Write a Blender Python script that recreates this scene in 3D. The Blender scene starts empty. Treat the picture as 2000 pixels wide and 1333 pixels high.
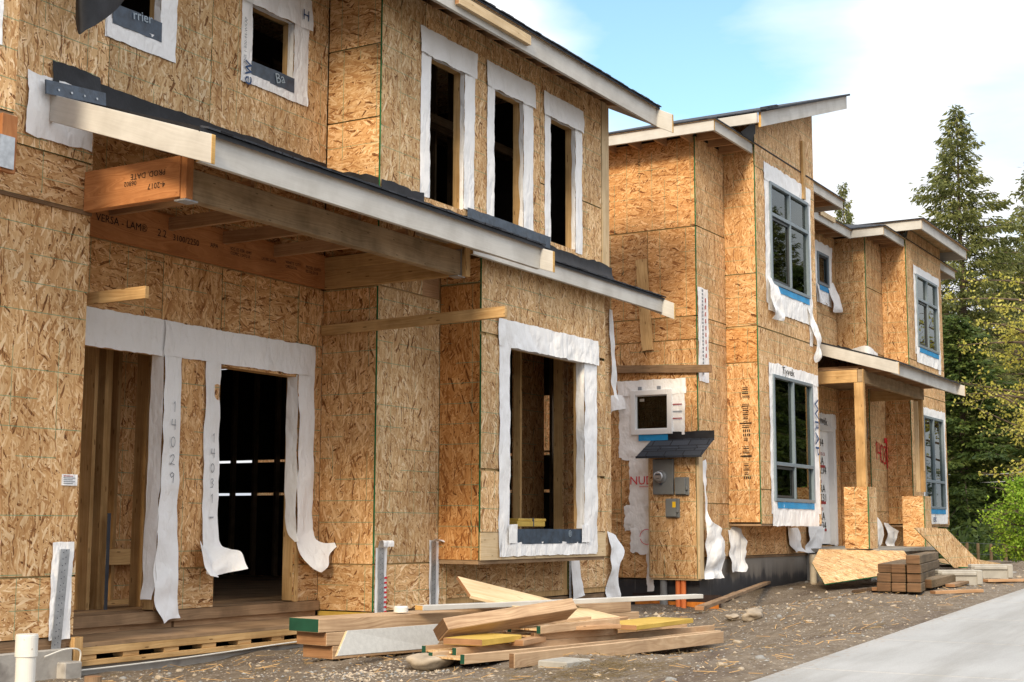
import bpy, bmesh, math, random
import numpy as np
from mathutils import Vector, Matrix, noise as mnoise
R = random.Random(7)
sc = bpy.context.scene
COL = sc.collection
rad = math.radians

# ------------------------------------------------------------------ camera
F_PX = 2777.8
yaw, pit, rol = rad(30.697), rad(7.43), rad(0.19)
fw = Vector((math.cos(yaw)*math.cos(pit), math.sin(yaw)*math.cos(pit), math.sin(pit)))
rt = fw.cross(Vector((0, 0, 1))).normalized(); up = rt.cross(fw)
rt, up = rt*math.cos(rol)+up*math.sin(rol), up*math.cos(rol)-rt*math.sin(rol)
cd = bpy.data.cameras.new('camera'); cam = bpy.data.objects.new('camera', cd); COL.objects.link(cam)
cd.lens = 50.0; cd.sensor_width = 36.0; cd.clip_start = 0.05; cd.clip_end = 3000
cam.matrix_world = Matrix(((rt.x, up.x, -fw.x, 0), (rt.y, up.y, -fw.y, 0), (rt.z, up.z, -fw.z, 0), (0, 0, 0, 1)))
sc.camera = cam

# ------------------------------------------------------------------ node helpers
class NT:
    def __init__(s, name):
        s.m = bpy.data.materials.new(name); s.m.use_nodes = True
        s.t = s.m.node_tree; s.t.nodes.clear()
        s.out = s.n('ShaderNodeOutputMaterial')
    def n(s, ty, props=None, **inp):
        nd = s.t.nodes.new(ty)
        for k, v in (props or {}).items(): setattr(nd, k, v)
        for k, v in inp.items(): s.set(nd, k, v)
        return nd
    def set(s, nd, k, v):
        k = int(k[1:]) if k[0] == '_' and k[1:].isdigit() else k.replace('_', ' ')
        if isinstance(v, bpy.types.NodeSocket): s.t.links.new(v, nd.inputs[k])
        else: nd.inputs[k].default_value = v
    def math(s, op, a, b=0.0, c=0.0, clamp=False):
        nd = s.n('ShaderNodeMath', {'operation': op, 'use_clamp': clamp}, _0=a, _1=b, _2=c); return nd.outputs[0]
    def mix(s, f, a, b, blend='MIX'):
        nd = s.n('ShaderNodeMix', {'data_type': 'RGBA', 'blend_type': blend}, _0=f, _6=a, _7=b); return nd.outputs[2]
    def mixf(s, f, a, b):
        nd = s.n('ShaderNodeMix', {'data_type': 'FLOAT'}, _0=f, _2=a, _3=b); return nd.outputs[0]
    def ramp(s, f, stops, interp='LINEAR'):
        nd = s.n('ShaderNodeValToRGB', _0=f); cr = nd.color_ramp; cr.interpolation = interp
        while len(cr.elements) < len(stops): cr.elements.new(0.5)
        for e, (p, c) in zip(cr.elements, stops):
            e.position = p; e.color = (*c, 1) if len(c) == 3 else c
        return nd.outputs[0]
    def uv(s): return s.n('ShaderNodeUVMap', {'uv_map': 'UVMap'}).outputs[0]
    def objc(s): return s.n('ShaderNodeTexCoord').outputs['Object']
    def mapping(s, v, loc=(0, 0, 0), rot=0.0, scale=(1, 1, 1), ty='POINT'):
        return s.n('ShaderNodeMapping', {'vector_type': ty}, Vector=v, Location=loc, Rotation=(0, 0, rot), Scale=scale).outputs[0]
    def noise(s, v, scale, detail=2.0, rough=.5, dim='3D'):
        return s.n('ShaderNodeTexNoise', {'noise_dimensions': dim}, Vector=v, Scale=scale, Detail=detail, Roughness=rough).outputs[0]
    def bump(s, h, strength=.3, dist=.01):
        return s.n('ShaderNodeBump', Height=h, Strength=strength, Distance=dist).outputs[0]
    def attr(s, name): return s.n('ShaderNodeAttribute', {'attribute_name': name}).outputs['Fac']
    def bsdf(s, **k):
        b = s.n('ShaderNodeBsdfPrincipled')
        for kk, v in k.items(): s.set(b, kk, v)
        s.t.links.new(b.outputs[0], s.out.inputs[0]); return b
    def rgb(s, v): return v if isinstance(v, bpy.types.NodeSocket) else (*v, 1)

def osb_material():
    N = NT('osb'); uv = N.uv()
    warp = N.n('ShaderNodeTexNoise', {'noise_dimensions': '2D'}, Vector=uv, Scale=9.0, Detail=1.0).outputs['Color']
    wv = N.n('ShaderNodeVectorMath', {'operation': 'MULTIPLY_ADD'}, _0=warp, _1=(.03, .03, 0), _2=uv).outputs[0]
    val = None
    layers = [(.05, .6, .016, .085), (.62, .5, .014, .07), (-.6, .52, .016, .075), (.18, .5, .012, .1), (1.2, .55, .013, .06), (-.2, .5, .014, .1), (-1.15, .58, .011, .055), (.36, .56, .011, .07), (.9, .68, .016, .065), (.02, .74, .01, .12), (-.4, .8, .02, .1)]
    for i, (ang, th, w, l) in enumerate(layers):
        v = N.mapping(wv, loc=(i*3.71, i*1.93, 0), rot=ang, scale=(w, l, 1), ty='TEXTURE')
        vo = N.n('ShaderNodeTexVoronoi', {'voronoi_dimensions': '2D', 'distance': 'CHEBYCHEV'}, Vector=v, Scale=1.0)
        sp = N.n('ShaderNodeSeparateColor', _0=vo.outputs['Color'])
        g = sp.outputs[1]
        if val is None: val = g
        else:
            mk = N.math('GREATER_THAN', sp.outputs[0], th)
            val = N.mixf(mk, val, g)
    grain = N.noise(N.mapping(uv, scale=(160, 25, 1)), 1.0, 2, dim='2D')
    val2 = N.math('ADD', val, N.math('MULTIPLY_ADD', grain, .34, -.17), clamp=True)
    col = N.ramp(val2, [(0, (.13, .055, .018)), (.05, (.3, .145, .055)), (.14, (.47, .275, .122)), (.42, (.61, .4, .197)), (.75, (.715, .515, .29)), (1, (.87, .72, .5))])
    big = N.noise(uv, 1.3, 3, dim='2D')
    col = N.mix(1.0, col, N.ramp(big, [(.3, (.86, .83, .8)), (.7, (1.08, 1.06, 1.05))]), 'MULTIPLY')
    tint = N.attr('tint')  # sheet tone; raised on left-facing walls to paint in their warm sunlight
    col = N.mix(tint, col, N.mix(1.0, col, (.8, .57, .35, 1), 'MULTIPLY'))
    tone = N.math('MULTIPLY_ADD', N.math('FRACT', N.math('MULTIPLY', tint, 37.3)), .26, .86)
    col = N.mix(1.0, col, N.n('ShaderNodeCombineColor', _0=tone, _1=N.math('MULTIPLY_ADD', tone, .92, .06), _2=N.math('MULTIPLY_ADD', tone, .85, .1)).outputs[0], 'MULTIPLY')
    stk = N.noise(N.mapping(uv, loc=(2, 7, 0), scale=(7, .55, 1)), 1.0, 3, .6, dim='2D')
    col = N.mix(1.0, col, N.ramp(stk, [(.34, (.84, .8, .76)), (.5, (1, 1, 1))]), 'MULTIPLY')
    # printed nailing lines
    s = N.n('ShaderNodeSeparateXYZ', _0=uv)
    lv = N.math('LESS_THAN', N.math('FRACT', N.math('DIVIDE', N.math('ADD', s.outputs[1], 50.07), .2032)), .03)
    lu = N.math('LESS_THAN', N.math('FRACT', N.math('DIVIDE', N.math('ADD', s.outputs[0], 50.11), .4064)), .012)
    m1 = N.math('MULTIPLY', lv, N.math('GREATER_THAN', N.noise(N.mapping(uv, scale=(1.1, 4.9, 1)), 1.0, 2, dim='2D'), .44))
    m2 = N.math('MULTIPLY', lu, N.math('GREATER_THAN', N.noise(N.mapping(uv, loc=(5, 5, 0), scale=(2.4, 1, 1)), 1.0, 2, dim='2D'), .53))
    mk = N.math('MULTIPLY', N.math('MAXIMUM', m1, m2), .75)
    col = N.mix(mk, col, (.1, .26, .16, 1))
    nu_ = N.math('MULTIPLY', N.math('ABSOLUTE', N.math('SUBTRACT', N.math('FRACT', N.math('DIVIDE', N.math('ADD', s.outputs[0], 50.3), .4064)), .5)), .4064)
    nv_ = N.math('MULTIPLY', N.math('ABSOLUTE', N.math('SUBTRACT', N.math('FRACT', N.math('DIVIDE', N.math('ADD', s.outputs[1], 50.0), .152)), .5)), .152)
    nd_ = N.math('LESS_THAN', N.math('ADD', N.math('MULTIPLY', nu_, nu_), N.math('MULTIPLY', nv_, nv_)), .000022)
    col = N.mix(N.math('MULTIPLY', nd_, .6), col, (.09, .05, .03, 1))
    N.bsdf(Base_Color=col, Roughness=.75, Normal=N.bump(val2, .1, .003), **{'Specular IOR Level': .25})
    return N.m

def wood_material(name, light, dark, scale=1.0, knots=.3, stain=None, contrast=1.0, cathedral=False, rough=.7):
    N = NT(name); uv = N.uv()
    w = N.noise(N.mapping(uv, scale=(1.2, 7, 1)), 1.0, 2, dim='2D')
    s = N.n('ShaderNodeSeparateXYZ', _0=uv)
    vv = N.math('MULTIPLY_ADD', w, .09 if not cathedral else .3, s.outputs[1])
    comb = N.n('ShaderNodeCombineXYZ', _0=N.math('MULTIPLY', s.outputs[0], 1.6*scale), _1=N.math('MULTIPLY', vv, 85*scale if not cathedral else 60)).outputs[0]
    g = N.noise(comb, 1.0, 3, .6, dim='2D')
    f = N.ramp(g, [(.5-.22/contrast, (0, 0, 0)), (.5+.2/contrast, (1, 1, 1))])
    col = N.mix(f, (*dark, 1), (*light, 1))
    if knots:
        vo = N.n('ShaderNodeTexVoronoi', {'voronoi_dimensions': '2D'}, Vector=N.mapping(uv, scale=(2.2, 9, 1)), Scale=1.0)
        kn = N.math('LESS_THAN', vo.outputs['Distance'], .09*knots*2)
        col = N.mix(N.math('MULTIPLY', kn, .75), col, (dark[0]*.35, dark[1]*.3, dark[2]*.25, 1))
    b = N.noise(uv, 2.1, 4, .6, dim='2D')
    st = stain or (.72, .7, .66)
    col = N.mix(1.0, col, N.ramp(b, [(.33, st), (.62, (1.05, 1.04, 1.03))]), 'MULTIPLY')
    tint = N.attr('tint')
    col = N.mix(tint, col, N.mix(1.0, col, (.6, .52, .45, 1), 'MULTIPLY'))
    N.bsdf(Base_Color=col, Roughness=rough, Normal=N.bump(g, .2, .003), **{'Specular IOR Level': .25})
    return N.m

def plain(name, col, rough=.6, spec=.3, var=.12, vscale=6, metal=0.0, bump=0.0, bscale=60, spots=None):
    N = NT(name); uv = N.objc()
    n1 = N.noise(uv, vscale, 4, .6)
    lo = tuple(c*(1-var) for c in col); hi = tuple(min(1, c*(1+var)) for c in col)
    c = N.ramp(n1, [(.35, lo), (.65, hi)])
    if spots:
        n2 = N.noise(uv, spots[1], 3, .7)
        c = N.mix(N.ramp(n2, [(spots[2], (0, 0, 0)), (spots[2]+.08, (1, 1, 1))]), c, (*spots[0], 1))
    k = {}
    if bump: k['Normal'] = N.bump(N.noise(uv, bscale, 4, .6), bump, .01)
    N.bsdf(Base_Color=c, Roughness=rough, Metallic=metal, **{'Specular IOR Level': spec}, **k)
    return N.m

def membrane_material():
    N = NT('white_house_wrap'); o = N.objc()
    n1 = N.noise(o, 3.0, 4, .6)
    c = N.ramp(n1, [(.3, (.80, .795, .785)), (.55, (.86, .862, .865)), (.75, (.89, .893, .9))])
    dirt = N.noise(o, 14, 4, .7)
    c = N.mix(N.ramp(dirt, [(.62, (0, 0, 0)), (.8, (.35, .35, .35))]), c, (.5, .42, .33, 1))
    rg = N.math('ABSOLUTE', N.math('SUBTRACT', N.noise(N.mapping(o, scale=(5, 5, 2.2)), 1.0, 3, .55), .5))
    w = N.math('ADD', N.math('ADD', N.noise(N.mapping(o, scale=(9, 9, 3)), 1.0, 3, .55), N.math('MULTIPLY', N.noise(o, 30, 3, .6), .35)), N.math('MULTIPLY', N.math('MINIMUM', rg, .1), 6.5))
    N.bsdf(Base_Color=c, Roughness=.45, Normal=N.bump(w, .34, .03), **{'Specular IOR Level': .3, 'Subsurface Weight': 0.0})
    return N.m

M = {}
M['osb'] = osb_material()
M['green'] = plain('green_edge_paint', (.012, .13, .045), .6, var=.3)
M['pine'] = wood_material('pine_framing', (.62, .42, .2), (.45, .27, .11), stain=(.74, .7, .64))
M['pine_pale'] = wood_material('pale_pine', (.68, .54, .35), (.55, .4, .22), knots=.2, stain=(.85, .82, .78))
M['fir'] = wood_material('fir_lumber', (.54, .35, .2), (.38, .22, .115), knots=.15, stain=(.78, .74, .7))
M['lvl'] = wood_material('veneer_lumber', (.57, .41, .26), (.38, .25, .145), scale=1.1, knots=0, contrast=1.3, stain=(.8, .76, .74))
M['lvl_face'] = wood_material('veneer_face', (.56, .41, .26), (.42, .28, .165), knots=0, cathedral=True, stain=(.8, .76, .74))
M['beam'] = wood_material('header_beam', (.52, .24, .095), (.38, .155, .055), knots=.1, cathedral=True, stain=(.8, .75, .7))
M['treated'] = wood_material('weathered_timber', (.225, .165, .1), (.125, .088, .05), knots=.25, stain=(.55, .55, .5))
M['beam_grey'] = wood_material('weathered_beam', (.44, .33, .21), (.31, .225, .135), knots=.2, stain=(.6, .58, .54))
M['end'] = wood_material('timber_end', (.23, .13, .065), (.12, .065, .033), knots=0, stain=(.6, .6, .6))
M['end_lvl'] = wood_material('lumber_end', (.36, .2, .1), (.25, .125, .06), knots=0)
M['yellow'] = wood_material('yellow_glued_face', (.6, .42, .1), (.5, .33, .065), knots=.1, stain=(.75, .72, .6))
M['oldwood'] = wood_material('old_brown_wood', (.33, .22, .13), (.2, .125, .07), knots=.2, stain=(.65, .63, .6))
M['primed'] = wood_material('primed_board', (.55, .545, .52), (.49, .485, .46), knots=0, stain=(.86, .84, .82), contrast=.8)
M['primed_end'] = wood_material('board_end_grain', (.66, .42, .15), (.52, .3, .09), knots=0)
M['ply'] = wood_material('floor_plywood', (.4, .27, .16), (.28, .18, .1), knots=.15, stain=(.6, .58, .56))
M['wrap'] = membrane_material()
M['dark_mem'] = plain('dark_sill_membrane', (.035, .055, .085), .35, .5, .35, 12, bump=.3, bscale=25)
M['felt'] = plain('black_felt', (.013, .014, .018), .6, .35, .4, 5, bump=.4, bscale=12)
M['blue'] = plain('blue_tape', (.015, .26, .55), .45, .4, .15)
M['metal'] = plain('galvanised_steel', (.42, .44, .46), .42, .5, .15, 20, metal=.75, bump=.1)
M['metal_dark'] = plain('steel_hole', (.06, .07, .09), .6)
M['greybox'] = plain('grey_enclosure', (.17, .18, .18), .5, .4, .08)
M['pvc'] = plain('white_plastic_pipe', (.7, .69, .64), .35, .45, .05, spots=((.4, .33, .24), 30, .68))
M['pipe_orange'] = plain('orange_conduit', (.72, .2, .06), .4, .4, .08)
M['pipe_grey'] = plain('grey_conduit', (.2, .21, .22), .45, .4, .1)
M['concrete'] = plain('concrete', (.36, .34, .31), .85, .2, .18, 3, bump=.3, bscale=45, spots=((.24, .22, .2), 2.3, .6))
M['conc_block'] = plain('block_concrete', (.34, .325, .29), .85, .2, .12, 8, bump=.3, bscale=60)
M['frame'] = plain('grey_window_frame', (.17, .215, .25), .35, .45, .06)
M['frame_white'] = plain('white_window_frame', (.74, .74, .74), .35, .45, .03)
M['sash'] = plain('dark_sash', (.03, .035, .04), .4, .4, .1)
M['ink_black'] = plain('black_ink', (.02, .02, .02), .8, .1, 0)
M['ink_navy'] = plain('navy_ink', (.05, .09, .19), .7, .1, 0)
M['ink_red'] = plain('red_paint', (.62, .03, .04), .6, .2, .1)
M['ink_grey'] = plain('grey_ink', (.25, .27, .3), .8, .1, 0)
M['ink_rust'] = plain('dark_red_ink', (.35, .06, .06), .8, .1, 0)
M['ink_pale'] = plain('pale_ink', (.35, .42, .48), .8, .1, 0)
M['yellow_tag'] = plain('yellow_tag', (.8, .5, .02), .5, .3, .05)
M['drain_dark'] = plain('brown_dimple_sheet', (.035, .022, .02), .55, .3, .2)
M['drain_orange'] = plain('orange_print', (.6, .2, .03), .55, .3, .25, 12)
M['stone'] = plain('stone', (.36, .3, .23), .8, .25, .35, 3, bump=.25, bscale=18)
M['baffle_shade'] = plain('black_baffle_and_shade', (.03, .026, .022), .9, .1, .2)  # black of the vent baffles; on interior walls and liner it paints shade

def tar_material():
    N = NT('foundation_coating'); o = N.objc()
    s = N.n('ShaderNodeSeparateXYZ', _0=o)
    drip = N.noise(N.mapping(o, scale=(6, 6, .7)), 1.0, 4, .65)
    t = N.math('MULTIPLY_ADD', s.outputs[2], 2.1, N.math('MULTIPLY_ADD', drip, .9, 1.62))
    c = N.ramp(t, [(.35, (.028, .03, .036)), (.5, (.05, .05, .055)), (.62, (.155, .14, .125)), (.95, (.23, .21, .185))])
    st = N.noise(N.mapping(o, scale=(14, 14, .9)), 1.0, 4, .7)
    c = N.mix(N.ramp(st, [(.6, (0, 0, 0)), (.75, (.4, .4, .4))]), c, (.33, .31, .29, 1))
    N.bsdf(Base_Color=c, Roughness=.55, Normal=N.bump(N.noise(o, 40, 3), .2, .01)); return N.m
M['tar'] = tar_material()

def shingle_material():
    N = NT('dark_shingles'); uv = N.uv()
    br = N.n('ShaderNodeTexBrick', {'offset': .5}, Vector=uv, Color1=(.022, .026, .034, 1), Color2=(.045, .05, .062, 1), Mortar=(.006, .006, .008, 1), Scale=1.0)
    br.inputs['Mortar Size'].default_value = .008; br.inputs['Brick Width'].default_value = .28; br.inputs['Row Height'].default_value = .14
    n1 = N.noise(uv, 200, 2, dim='2D')
    c = N.mix(1.0, br.outputs[0], N.ramp(n1, [(.3, (.6, .6, .6)), (.7, (1.5, 1.5, 1.5))]), 'MULTIPLY')
    N.bsdf(Base_Color=c, Roughness=.8, Normal=N.bump(br.outputs[1], -.4, .01), **{'Specular IOR Level': .25}); return N.m
M['shingle'] = shingle_material()

def glass_material():
    N = NT('window_glass')
    g = N.n('ShaderNodeBsdfGlossy', Color=(.95, 1, .97, 1), Roughness=.015)
    t = N.n('ShaderNodeBsdfTransparent', Color=(.5, .58, .54, 1))
    fr = N.n('ShaderNodeFresnel', IOR=1.52)
    mx = N.n('ShaderNodeMixShader', _0=fr.outputs[0], _1=t.outputs[0], _2=g.outputs[0])
    N.t.links.new(mx.outputs[0], N.out.inputs[0]); return N.m
M['glass'] = glass_material()

def ground_material():
    N = NT('dirt'); o = N.objc()
    n1 = N.noise(o, .9, 5, .6); n2 = N.noise(o, 9, 5, .65); n3 = N.noise(o, 70, 3, .6)
    c = N.ramp(n1, [(.3, (.095, .072, .052)), (.5, (.165, .133, .1)), (.7, (.245, .208, .165))])
    c = N.mix(.55, c, N.ramp(n2, [(.3, (.075, .055, .039)), (.55, (.185, .15, .112)), (.75, (.31, .27, .22))]))
    c = N.mix(1.0, c, N.ramp(n3, [(.3, (.72, .7, .68)), (.7, (1.25, 1.24, 1.22))]), 'MULTIPLY')
    wet = N.noise(N.mapping(o, loc=(3, 1, 0), scale=(.55, 1.3, 1)), 1.0, 3, .6)
    c = N.mix(N.ramp(wet, [(.56, (0, 0, 0)), (.66, (.72, .72, .72))]), c, (.075, .052, .042, 1))
    peb = N.n('ShaderNodeTexVoronoi', {'voronoi_dimensions': '3D'}, Vector=o, Scale=38.0)
    sp = N.n('ShaderNodeSeparateColor', _0=peb.outputs['Color'])
    pm = N.math('MULTIPLY', N.math('LESS_THAN', peb.outputs['Distance'], .33), N.math('GREATER_THAN', sp.outputs[0], .72))
    c = N.mix(pm, c, N.ramp(sp.outputs[1], [(0, (.16, .15, .14)), (.5, (.34, .29, .23)), (1, (.5, .47, .43))]))
    h = N.math('ADD', N.math('MULTIPLY', n2, 1.0), N.math('MULTIPLY', n3, .4))
    N.bsdf(Base_Color=c, Roughness=.9, Normal=N.bump(h, .8, .03), **{'Specular IOR Level': .2}); return N.m
M['dirt'] = ground_material()

def walk_material():
    N = NT('sidewalk_concrete'); o = N.objc()
    n1 = N.noise(o, 1.1, 5, .6); n3 = N.noise(o, 120, 2, .5)
    c = N.ramp(n1, [(.3, (.32, .325, .325)), (.7, (.37, .375, .375))])
    c = N.mix(1.0, c, N.ramp(n3, [(.3, (.9, .9, .9)), (.7, (1.07, 1.07, 1.07))]), 'MULTIPLY')
    sp = N.noise(o, 26, 3, .7)
    s = N.n('ShaderNodeSeparateXYZ', _0=o)
    edge = N.math('MULTIPLY_ADD', s.outputs[1], .75, -2.08, clamp=True)
    th = N.math('ADD', sp, edge)
    c = N.mix(N.ramp(th, [(.68, (0, 0, 0)), (.8, (.7, .7, .7))]), c, (.3, .25, .2, 1))
    br = N.noise(N.mapping(o, scale=(3, 140, 1)), 1.0, 2, .5)
    c = N.mix(1.0, c, N.ramp(N.noise(N.mapping(o, scale=(.35, 2.6, 1)), 1.0, 4, .65), [(.38, (.82, .81, .79)), (.56, (1, 1, 1))]), 'MULTIPLY')
    N.bsdf(Base_Color=c, Roughness=.85, Normal=N.bump(N.math('ADD', n3, br), .22, .004), **{'Specular IOR Level': .25}); return N.m
M['walk'] = walk_material()

def leaf_material(name, c1, c2, c3, trans=.35):
    N = NT(name); t = N.attr('tint')
    c = N.ramp(t, [(0, c1), (.55, c2), (1, c3)])
    d = N.n('ShaderNodeBsdfPrincipled', Base_Color=c, Roughness=.6); d.inputs['Specular IOR Level'].default_value = .25
    tr = N.n('ShaderNodeBsdfTranslucent', Color=c)
    mx = N.n('ShaderNodeMixShader', _0=trans, _1=d.outputs[0], _2=tr.outputs[0])
    N.t.links.new(mx.outputs[0], N.out.inputs[0]); return N.m
M['needle'] = leaf_material('conifer_needles', (.075, .095, .03), (.175, .195, .06), (.33, .33, .11), .45)
M['cedar'] = leaf_material('cedar_fronds', (.035, .065, .018), (.09, .135, .03), (.19, .23, .05), .35)
M['leaf_yellow'] = leaf_material('young_yellow_leaves', (.36, .34, .06), (.52, .49, .1), (.66, .62, .19), .45)
M['leaf_green'] = leaf_material('fresh_green_leaves', (.14, .27, .025), (.27, .44, .045), (.42, .58, .08), .45)
M['bark'] = plain('bark', (.11, .085, .065), .9, .1, .35, 8, bump=.6, bscale=20)
M['grass'] = leaf_material('dry_grass', (.2, .15, .08), (.32, .25, .14), (.42, .34, .2), .2)

EACH = {'sheet_stamp', 'rafter', 'ceiling_joist', 'wall_stud', 'loose_wrap', 'side_beam', 'sill_plate', 'batten', 'corner_post', 'rim_joist', 'loose_flap', 'beam_hanger', 'corner_patch', 'door_flashing', 'partition_plate', 'shade_partition', 'foundation', 'door_jamb', 'service_box_side', 'upper_floor', 'floor', 'roof_deck'}
def split_parts(o, parent, bevel, label):
    """one object for every loose piece of the mesh"""
    me = o.data; name = o.name.split('.')[0]; par = list(range(len(me.vertices)))
    def find(a):
        while par[a] != a: par[a] = par[par[a]]; a = par[a]
        return a
    for p in me.polygons:
        r0 = find(p.vertices[0])
        for v in p.vertices[1:]: par[find(v)] = r0
    comp = {}
    for p in me.polygons: comp.setdefault(find(p.vertices[0]), []).append(p.index)
    ids = sorted(comp.values(), key=lambda c: c[0]); objs = [o]
    if len(ids) > 1:
        for c in ids[1:]:
            d = o.copy(); d.data = me.copy(); COL.objects.link(d); objs.append(d)
        for ob, keep in zip(objs, ids):
            kp = set(keep); bm = bmesh.new(); bm.from_mesh(ob.data); bm.faces.ensure_lookup_table()
            bmesh.ops.delete(bm, geom=[f for f in bm.faces if f.index not in kp], context='FACES'); bm.to_mesh(ob.data); bm.free()
    for ob in objs:
        if bevel:
            md = ob.modifiers.new('bevel', 'BEVEL'); md.width = bevel; md.segments = 1; md.limit_method = 'ANGLE'
        if label: ob['label'] = label
    return o
# ------------------------------------------------------------------ mesh builder
class MB:
    def __init__(s): s.v = []; s.f = []; s.uv = []; s.mi = []; s.tint = []
    def face(s, pts, uvs, m=0, tint=0.0):
        b = len(s.v); s.v += [tuple(p) for p in pts]; s.f.append(tuple(range(b, b+len(pts)))); s.uv.append([tuple(u) for u in uvs]); s.mi.append(m); s.tint.append(tint)
    def hexa(s, p, m=0, me=None, tint=0.0, off=None, swap=False, mats=None):
        """p: 8 corners, 0-3 bottom ring, 4-7 top ring; 0->1 is the length. mats: per face -z +z front right back left"""
        p = [Vector(q) for q in p]; b = len(s.v); s.v += [tuple(q) for q in p]
        fs = [(0, 3, 2, 1), (4, 5, 6, 7), (0, 1, 5, 4), (1, 2, 6, 5), (2, 3, 7, 6), (3, 0, 4, 7)]
        L = (p[1]-p[0]).normalized()
        ox, oy = off if off else (R.random()*20, R.random()*20)
        for i, f in enumerate(fs):
            q = [p[k] for k in f]
            n = (q[1]-q[0]).cross(q[2]-q[0]); n = n.normalized() if n.length > 1e-9 else Vector((0, 0, 1))
            isend = i in (3, 5)
            if isend: a = (q[1]-q[0]).normalized(); c = n.cross(a)
            else: a = L; c = n.cross(a)
            uvq = [((k-p[0]).dot(a)+ox, (k-p[0]).dot(c)+oy) for k in q]
            if swap: uvq = [(y, x) for x, y in uvq]
            s.f.append(tuple(b+k for k in f)); s.uv.append(uvq); s.tint.append(tint)
            s.mi.append(mats[i] if mats else (me if (isend and me is not None) else m))
    def box(s, x0, x1, y0, y1, z0, z1, m=0, me=None, along='x', tint=0.0, mats=None):
        if x0 > x1: x0, x1 = x1, x0
        if y0 > y1: y0, y1 = y1, y0
        if z0 > z1: z0, z1 = z1, z0
        if along == 'x': p = [(x0, y0, z0), (x1, y0, z0), (x1, y1, z0), (x0, y1, z0), (x0, y0, z1), (x1, y0, z1), (x1, y1, z1), (x0, y1, z1)]
        elif along == 'y': p = [(x1, y0, z0), (x1, y1, z0), (x0, y1, z0), (x0, y0, z0), (x1, y0, z1), (x1, y1, z1), (x0, y1, z1), (x0, y0, z1)]
        else: p = [(x0, y0, z0), (x0, y0, z1), (x0, y1, z1), (x0, y1, z0), (x1, y0, z0), (x1, y0, z1), (x1, y1, z1), (x1, y1, z0)]
        s.hexa(p, m, me, tint, mats=mats)
    def bar(s, a, b, w, h, upv=(0, 0, 1), m=0, me=None, tint=0.0, mats=None, roll=0.0):
        """board from a to b (centre line of the bottom), w wide, h high"""
        a, b = Vector(a), Vector(b); L = (b-a).normalized(); U = Vector(upv); S = L.cross(U).normalized(); U = S.cross(L)
        if roll: S, U = S*math.cos(roll)+U*math.sin(roll), U*math.cos(roll)-S*math.sin(roll)
        o = S*(w/2)
        p = [a+o, b+o, b-o, a-o]; p += [q+U*h for q in p]
        s.hexa(p, m, me, tint, mats=mats)
    def cyl(s, a, b, r0, r1=None, n=12, m=0, cap=True, me=None):
        a, b = Vector(a), Vector(b); r1 = r0 if r1 is None else r1
        L = (b-a).normalized(); S = L.orthogonal().normalized(); T = L.cross(S); ln = (b-a).length
        i0 = len(s.v)
        for c, r in ((a, r0), (b, r1)):
            for k in range(n):
                t = 2*math.pi*k/n; s.v.append(tuple(c+S*(r*math.cos(t))+T*(r*math.sin(t))))
        for k in range(n):
            k2 = (k+1) % n; s.f.append((i0+k, i0+k2, i0+n+k2, i0+n+k)); s.mi.append(m); s.tint.append(0)
            s.uv.append([(0, k*r0*.6), (0, (k+1)*r0*.6), (ln, (k+1)*r0*.6), (ln, k*r0*.6)])
        if cap:
            for base, fl in ((0, True), (n, False)):
                idx = [i0+base+k for k in range(n)]
                if fl: idx.reverse()
                s.f.append(tuple(idx)); s.mi.append(m if me is None else me); s.tint.append(0); s.uv.append([(s.v[i][0], s.v[i][1]) for i in idx])
    def grid(s, fn, nu, nv, m=0, us=1.0, vs=1.0, tint=0.0):
        b = len(s.v)
        for j in range(nv+1):
            for i in range(nu+1): s.v.append(tuple(fn(i/nu, j/nv)))
        for j in range(nv):
            for i in range(nu):
                k = b+j*(nu+1)+i; s.f.append((k, k+1, k+nu+2, k+nu+1)); s.mi.append(m); s.tint.append(tint)
                s.uv.append([(i/nu*us, j/nv*vs), ((i+1)/nu*us, j/nv*vs), ((i+1)/nu*us, (j+1)/nv*vs), (i/nu*us, (j+1)/nv*vs)])
    def build(s, name, mats, parent=None, bevel=0.0, smooth=False, solid=0.0, recalc=False, label=None):
        me = bpy.data.meshes.new(name); me.from_pydata(s.v, [], s.f)
        if isinstance(mats, str): mats = [mats]
        for k in mats: me.materials.append(M[k])
        ul = me.uv_layers.new(name='UVMap')
        ul.data.foreach_set('uv', np.array([c for f in s.uv for c in f], dtype=np.float32).ravel())
        me.polygons.foreach_set('material_index', np.array(s.mi, dtype=np.int32))
        at = me.attributes.new('tint', 'FLOAT', 'FACE'); at.data.foreach_set('value', np.array(s.tint, dtype=np.float32))
        if smooth: me.polygons.foreach_set('use_smooth', np.ones(len(s.f), dtype=bool))
        me.update()
        if recalc:
            bm = bmesh.new(); bm.from_mesh(me); bmesh.ops.recalc_face_normals(bm, faces=bm.faces); bm.to_mesh(me); bm.free()
        o = bpy.data.objects.new(name, me); COL.objects.link(o)
        if parent: o.parent = parent
        if name in EACH: return split_parts(o, parent, bevel, label)
        if bevel:
            md = o.modifiers.new('bevel', 'BEVEL'); md.width = bevel; md.segments = 1; md.limit_method = 'ANGLE'
        if solid:
            md = o.modifiers.new('solid', 'SOLIDIFY'); md.thickness = solid; md.offset = 0
        if label: o['label'] = label
        return o

def tag(o, label=None, cat=None, group=None, kind=None):
    if label: o['label'] = label
    if cat: o['category'] = cat
    if group: o['group'] = group
    if kind: o['kind'] = kind
    return o
def empty(name, loc=(0, 0, 0)):
    o = bpy.data.objects.new(name, None); COL.objects.link(o); o.empty_display_size = .2; o.location = loc
    if any(loc): raise ValueError('things keep world coordinates: base at origin only')
    return o
def nz(x, y, z=0.0, s=1.0): return mnoise.noise(Vector((x*s, y*s, z*s)))

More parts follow.
